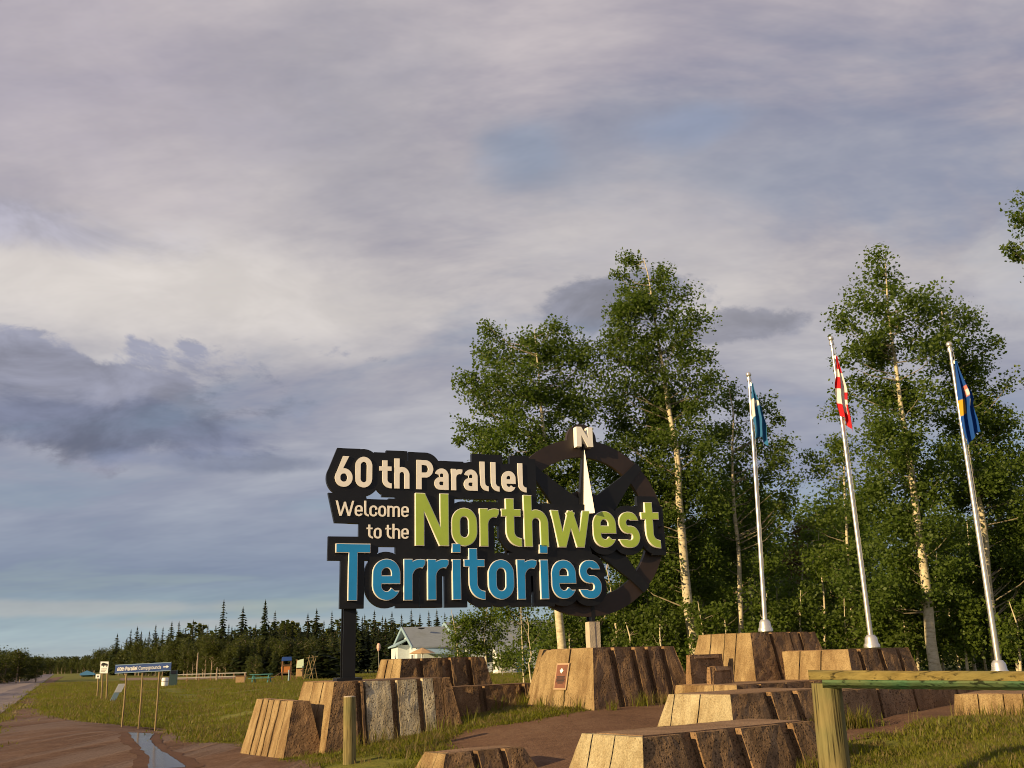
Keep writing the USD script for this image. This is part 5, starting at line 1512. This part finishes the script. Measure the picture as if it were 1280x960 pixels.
def scatter(name, what, protos, pts, scale, seed, mats):
    rg = np.random.default_rng(seed)
    pts = np.asarray(pts)
    pts = pts[~shapely.contains_xy(NO_GRASS, pts[:, 0], pts[:, 1])]
    p = UsdGeom.PointInstancer.Define(stage, '/World/' + name)
    tag(p.GetPrim(), what, 'grass', None, 'stuff')
    ts = []
    for k, (m, mt) in enumerate(zip(protos, mats)):
        ts.append(usdkit.mesh(stage, f'/World/{name}/tuft' + (f'_{k:03d}' if k else ''), m, MAT[mt]).GetPath())
    p.CreatePrototypesRel().SetTargets(ts)
    bare = meshkit.fbm(np.column_stack([pts * .45, np.full(len(pts), 3.3)]), 4, 31)
    pts = pts[bare + rg.uniform(-.05, .05, len(pts)) > .40]
    n = len(pts)
    pos = np.column_stack([pts, H(pts[:, 0], pts[:, 1])])
    p.CreatePositionsAttr(Vt.Vec3fArray.FromNumpy(pos.astype(np.float32)))
    patch = meshkit.fbm(np.column_stack([pts * .7, np.zeros(n)]), 3, 9)
    s = scale * rg.uniform(.6, 1.25, n) * (.45 + 1.1 * patch) * (1 + pos[:, 1] / 220)
    p.CreateScalesAttr(Vt.Vec3fArray.FromNumpy(np.repeat(s[:, None], 3, 1).astype(np.float32)))
    a = rg.uniform(0, 6.283, n)
    p.CreateOrientationsAttr(Vt.QuathArray([Gf.Quath(float(math.cos(x / 2)), 0, 0, float(math.sin(x / 2))) for x in a]))
    p.CreateProtoIndicesAttr(Vt.IntArray.FromNumpy(rg.integers(0, len(protos), n).astype(np.int32)))


rgg = np.random.default_rng(99)
blade = [tuft(1, 26, .060, .08, .9), tuft(2, 30, .045, .09, 1.1), tuft(3, 22, .075, .07, .8), tuft(4, 14, .08, .06, .8)]
mats4 = ['grass_blade', 'grass_blade', 'grass_blade', 'grass_straw']
near = np.column_stack([rgg.uniform(-6.5, 12, 52000), rgg.uniform(6, 23, 52000)])
near = near[np.abs(near[:, 0] / near[:, 1] - .05) < .68]
scatter('lawn_grass', 'short yellow-green grass round the monument', blade, near, 1.0, 5, mats4)
yy = 21 + 110 * rgg.uniform(0, 1, 40000) ** 1.5
mid = np.column_stack([yy * rgg.uniform(-.56, .03, 40000), yy])
big = [tuft(11, 30, .09, .26, 1.0, .014), tuft(12, 30, .07, .28, 1.2, .016), tuft(13, 20, .13, .24, .8, .012), tuft(14, 12, .15, .2, .8, .011)]
scatter('meadow_grass', 'longer rough grass of the roadside meadow', big, mid, 0.85, 6, mats4)
# tall seeding grass against the foot of the blocks
edge_pts = []
for (C2_, LL_, RL_, dr_2, dl_2, top_, base_, b_) in list(BLOCKS.values()):
    k2 = b_ * (top_ - base_) + .04
    for _ in range(int(26 * RL_)):
        q = C2_ + dr_2 * rgg.uniform(-.1, RL_ + k2) - dl_2 * (k2 + rgg.exponential(.09))
        edge_pts.append(q)
    for _ in range(int(14 * LL_)):
        edge_pts.append(C2_ + dl_2 * rgg.uniform(0, LL_) - dr_2 * (k2 + rgg.exponential(.07)))
edge_pts = np.array(edge_pts)
gap = meshkit.noise(np.column_stack([edge_pts * .9, np.zeros(len(edge_pts))]), 4)
edge_pts = edge_pts[gap > .50]
tall = [tuft(21, 16, .20, .05, .6, .005), tuft(22, 12, .26, .05, .5, .0042), tuft(23, 12, .25, .05, .55, .0042)]
NO_GRASS = FOOT
scatter('tall_grass', 'tall seeding grass along the feet of the blocks', tall, edge_pts, 1.0, 7, ['grass_blade', 'grass_blade', 'grass_straw'])
# stones lying in the dirt
sp_pts = np.column_stack([rgg.uniform(-14, 0, 2200), rgg.uniform(11, 32, 2200)])
sp_pts = sp_pts[shapely.contains_xy(dirt_poly.buffer(-.15), sp_pts[:, 0], sp_pts[:, 1])]
ico = trimesh.creation.icosphere(1, 1.0); ico.vertices *= np.array([1, .8, .55])
pz_ = UsdGeom.PointInstancer.Define(stage, '/World/loose_gravel')
tag(pz_.GetPrim(), 'small stones scattered over the red dirt', 'gravel', None, 'stuff')
mm_ = usdkit.mesh(stage, '/World/loose_gravel/stone', ico, MAT['stone'])
pz_.CreatePrototypesRel().SetTargets([mm_.GetPath()])
pz_.CreatePositionsAttr(Vt.Vec3fArray.FromNumpy(np.column_stack([sp_pts, H(sp_pts[:, 0], sp_pts[:, 1]) + .01]).astype(np.float32)))
pz_.CreateScalesAttr(Vt.Vec3fArray.FromNumpy(np.repeat((.006 + .022 * rgg.uniform(0, 1, len(sp_pts)) ** 3)[:, None], 3, 1).astype(np.float32)))
pz_.CreateProtoIndicesAttr(Vt.IntArray.FromNumpy(np.zeros(len(sp_pts), np.int32)))
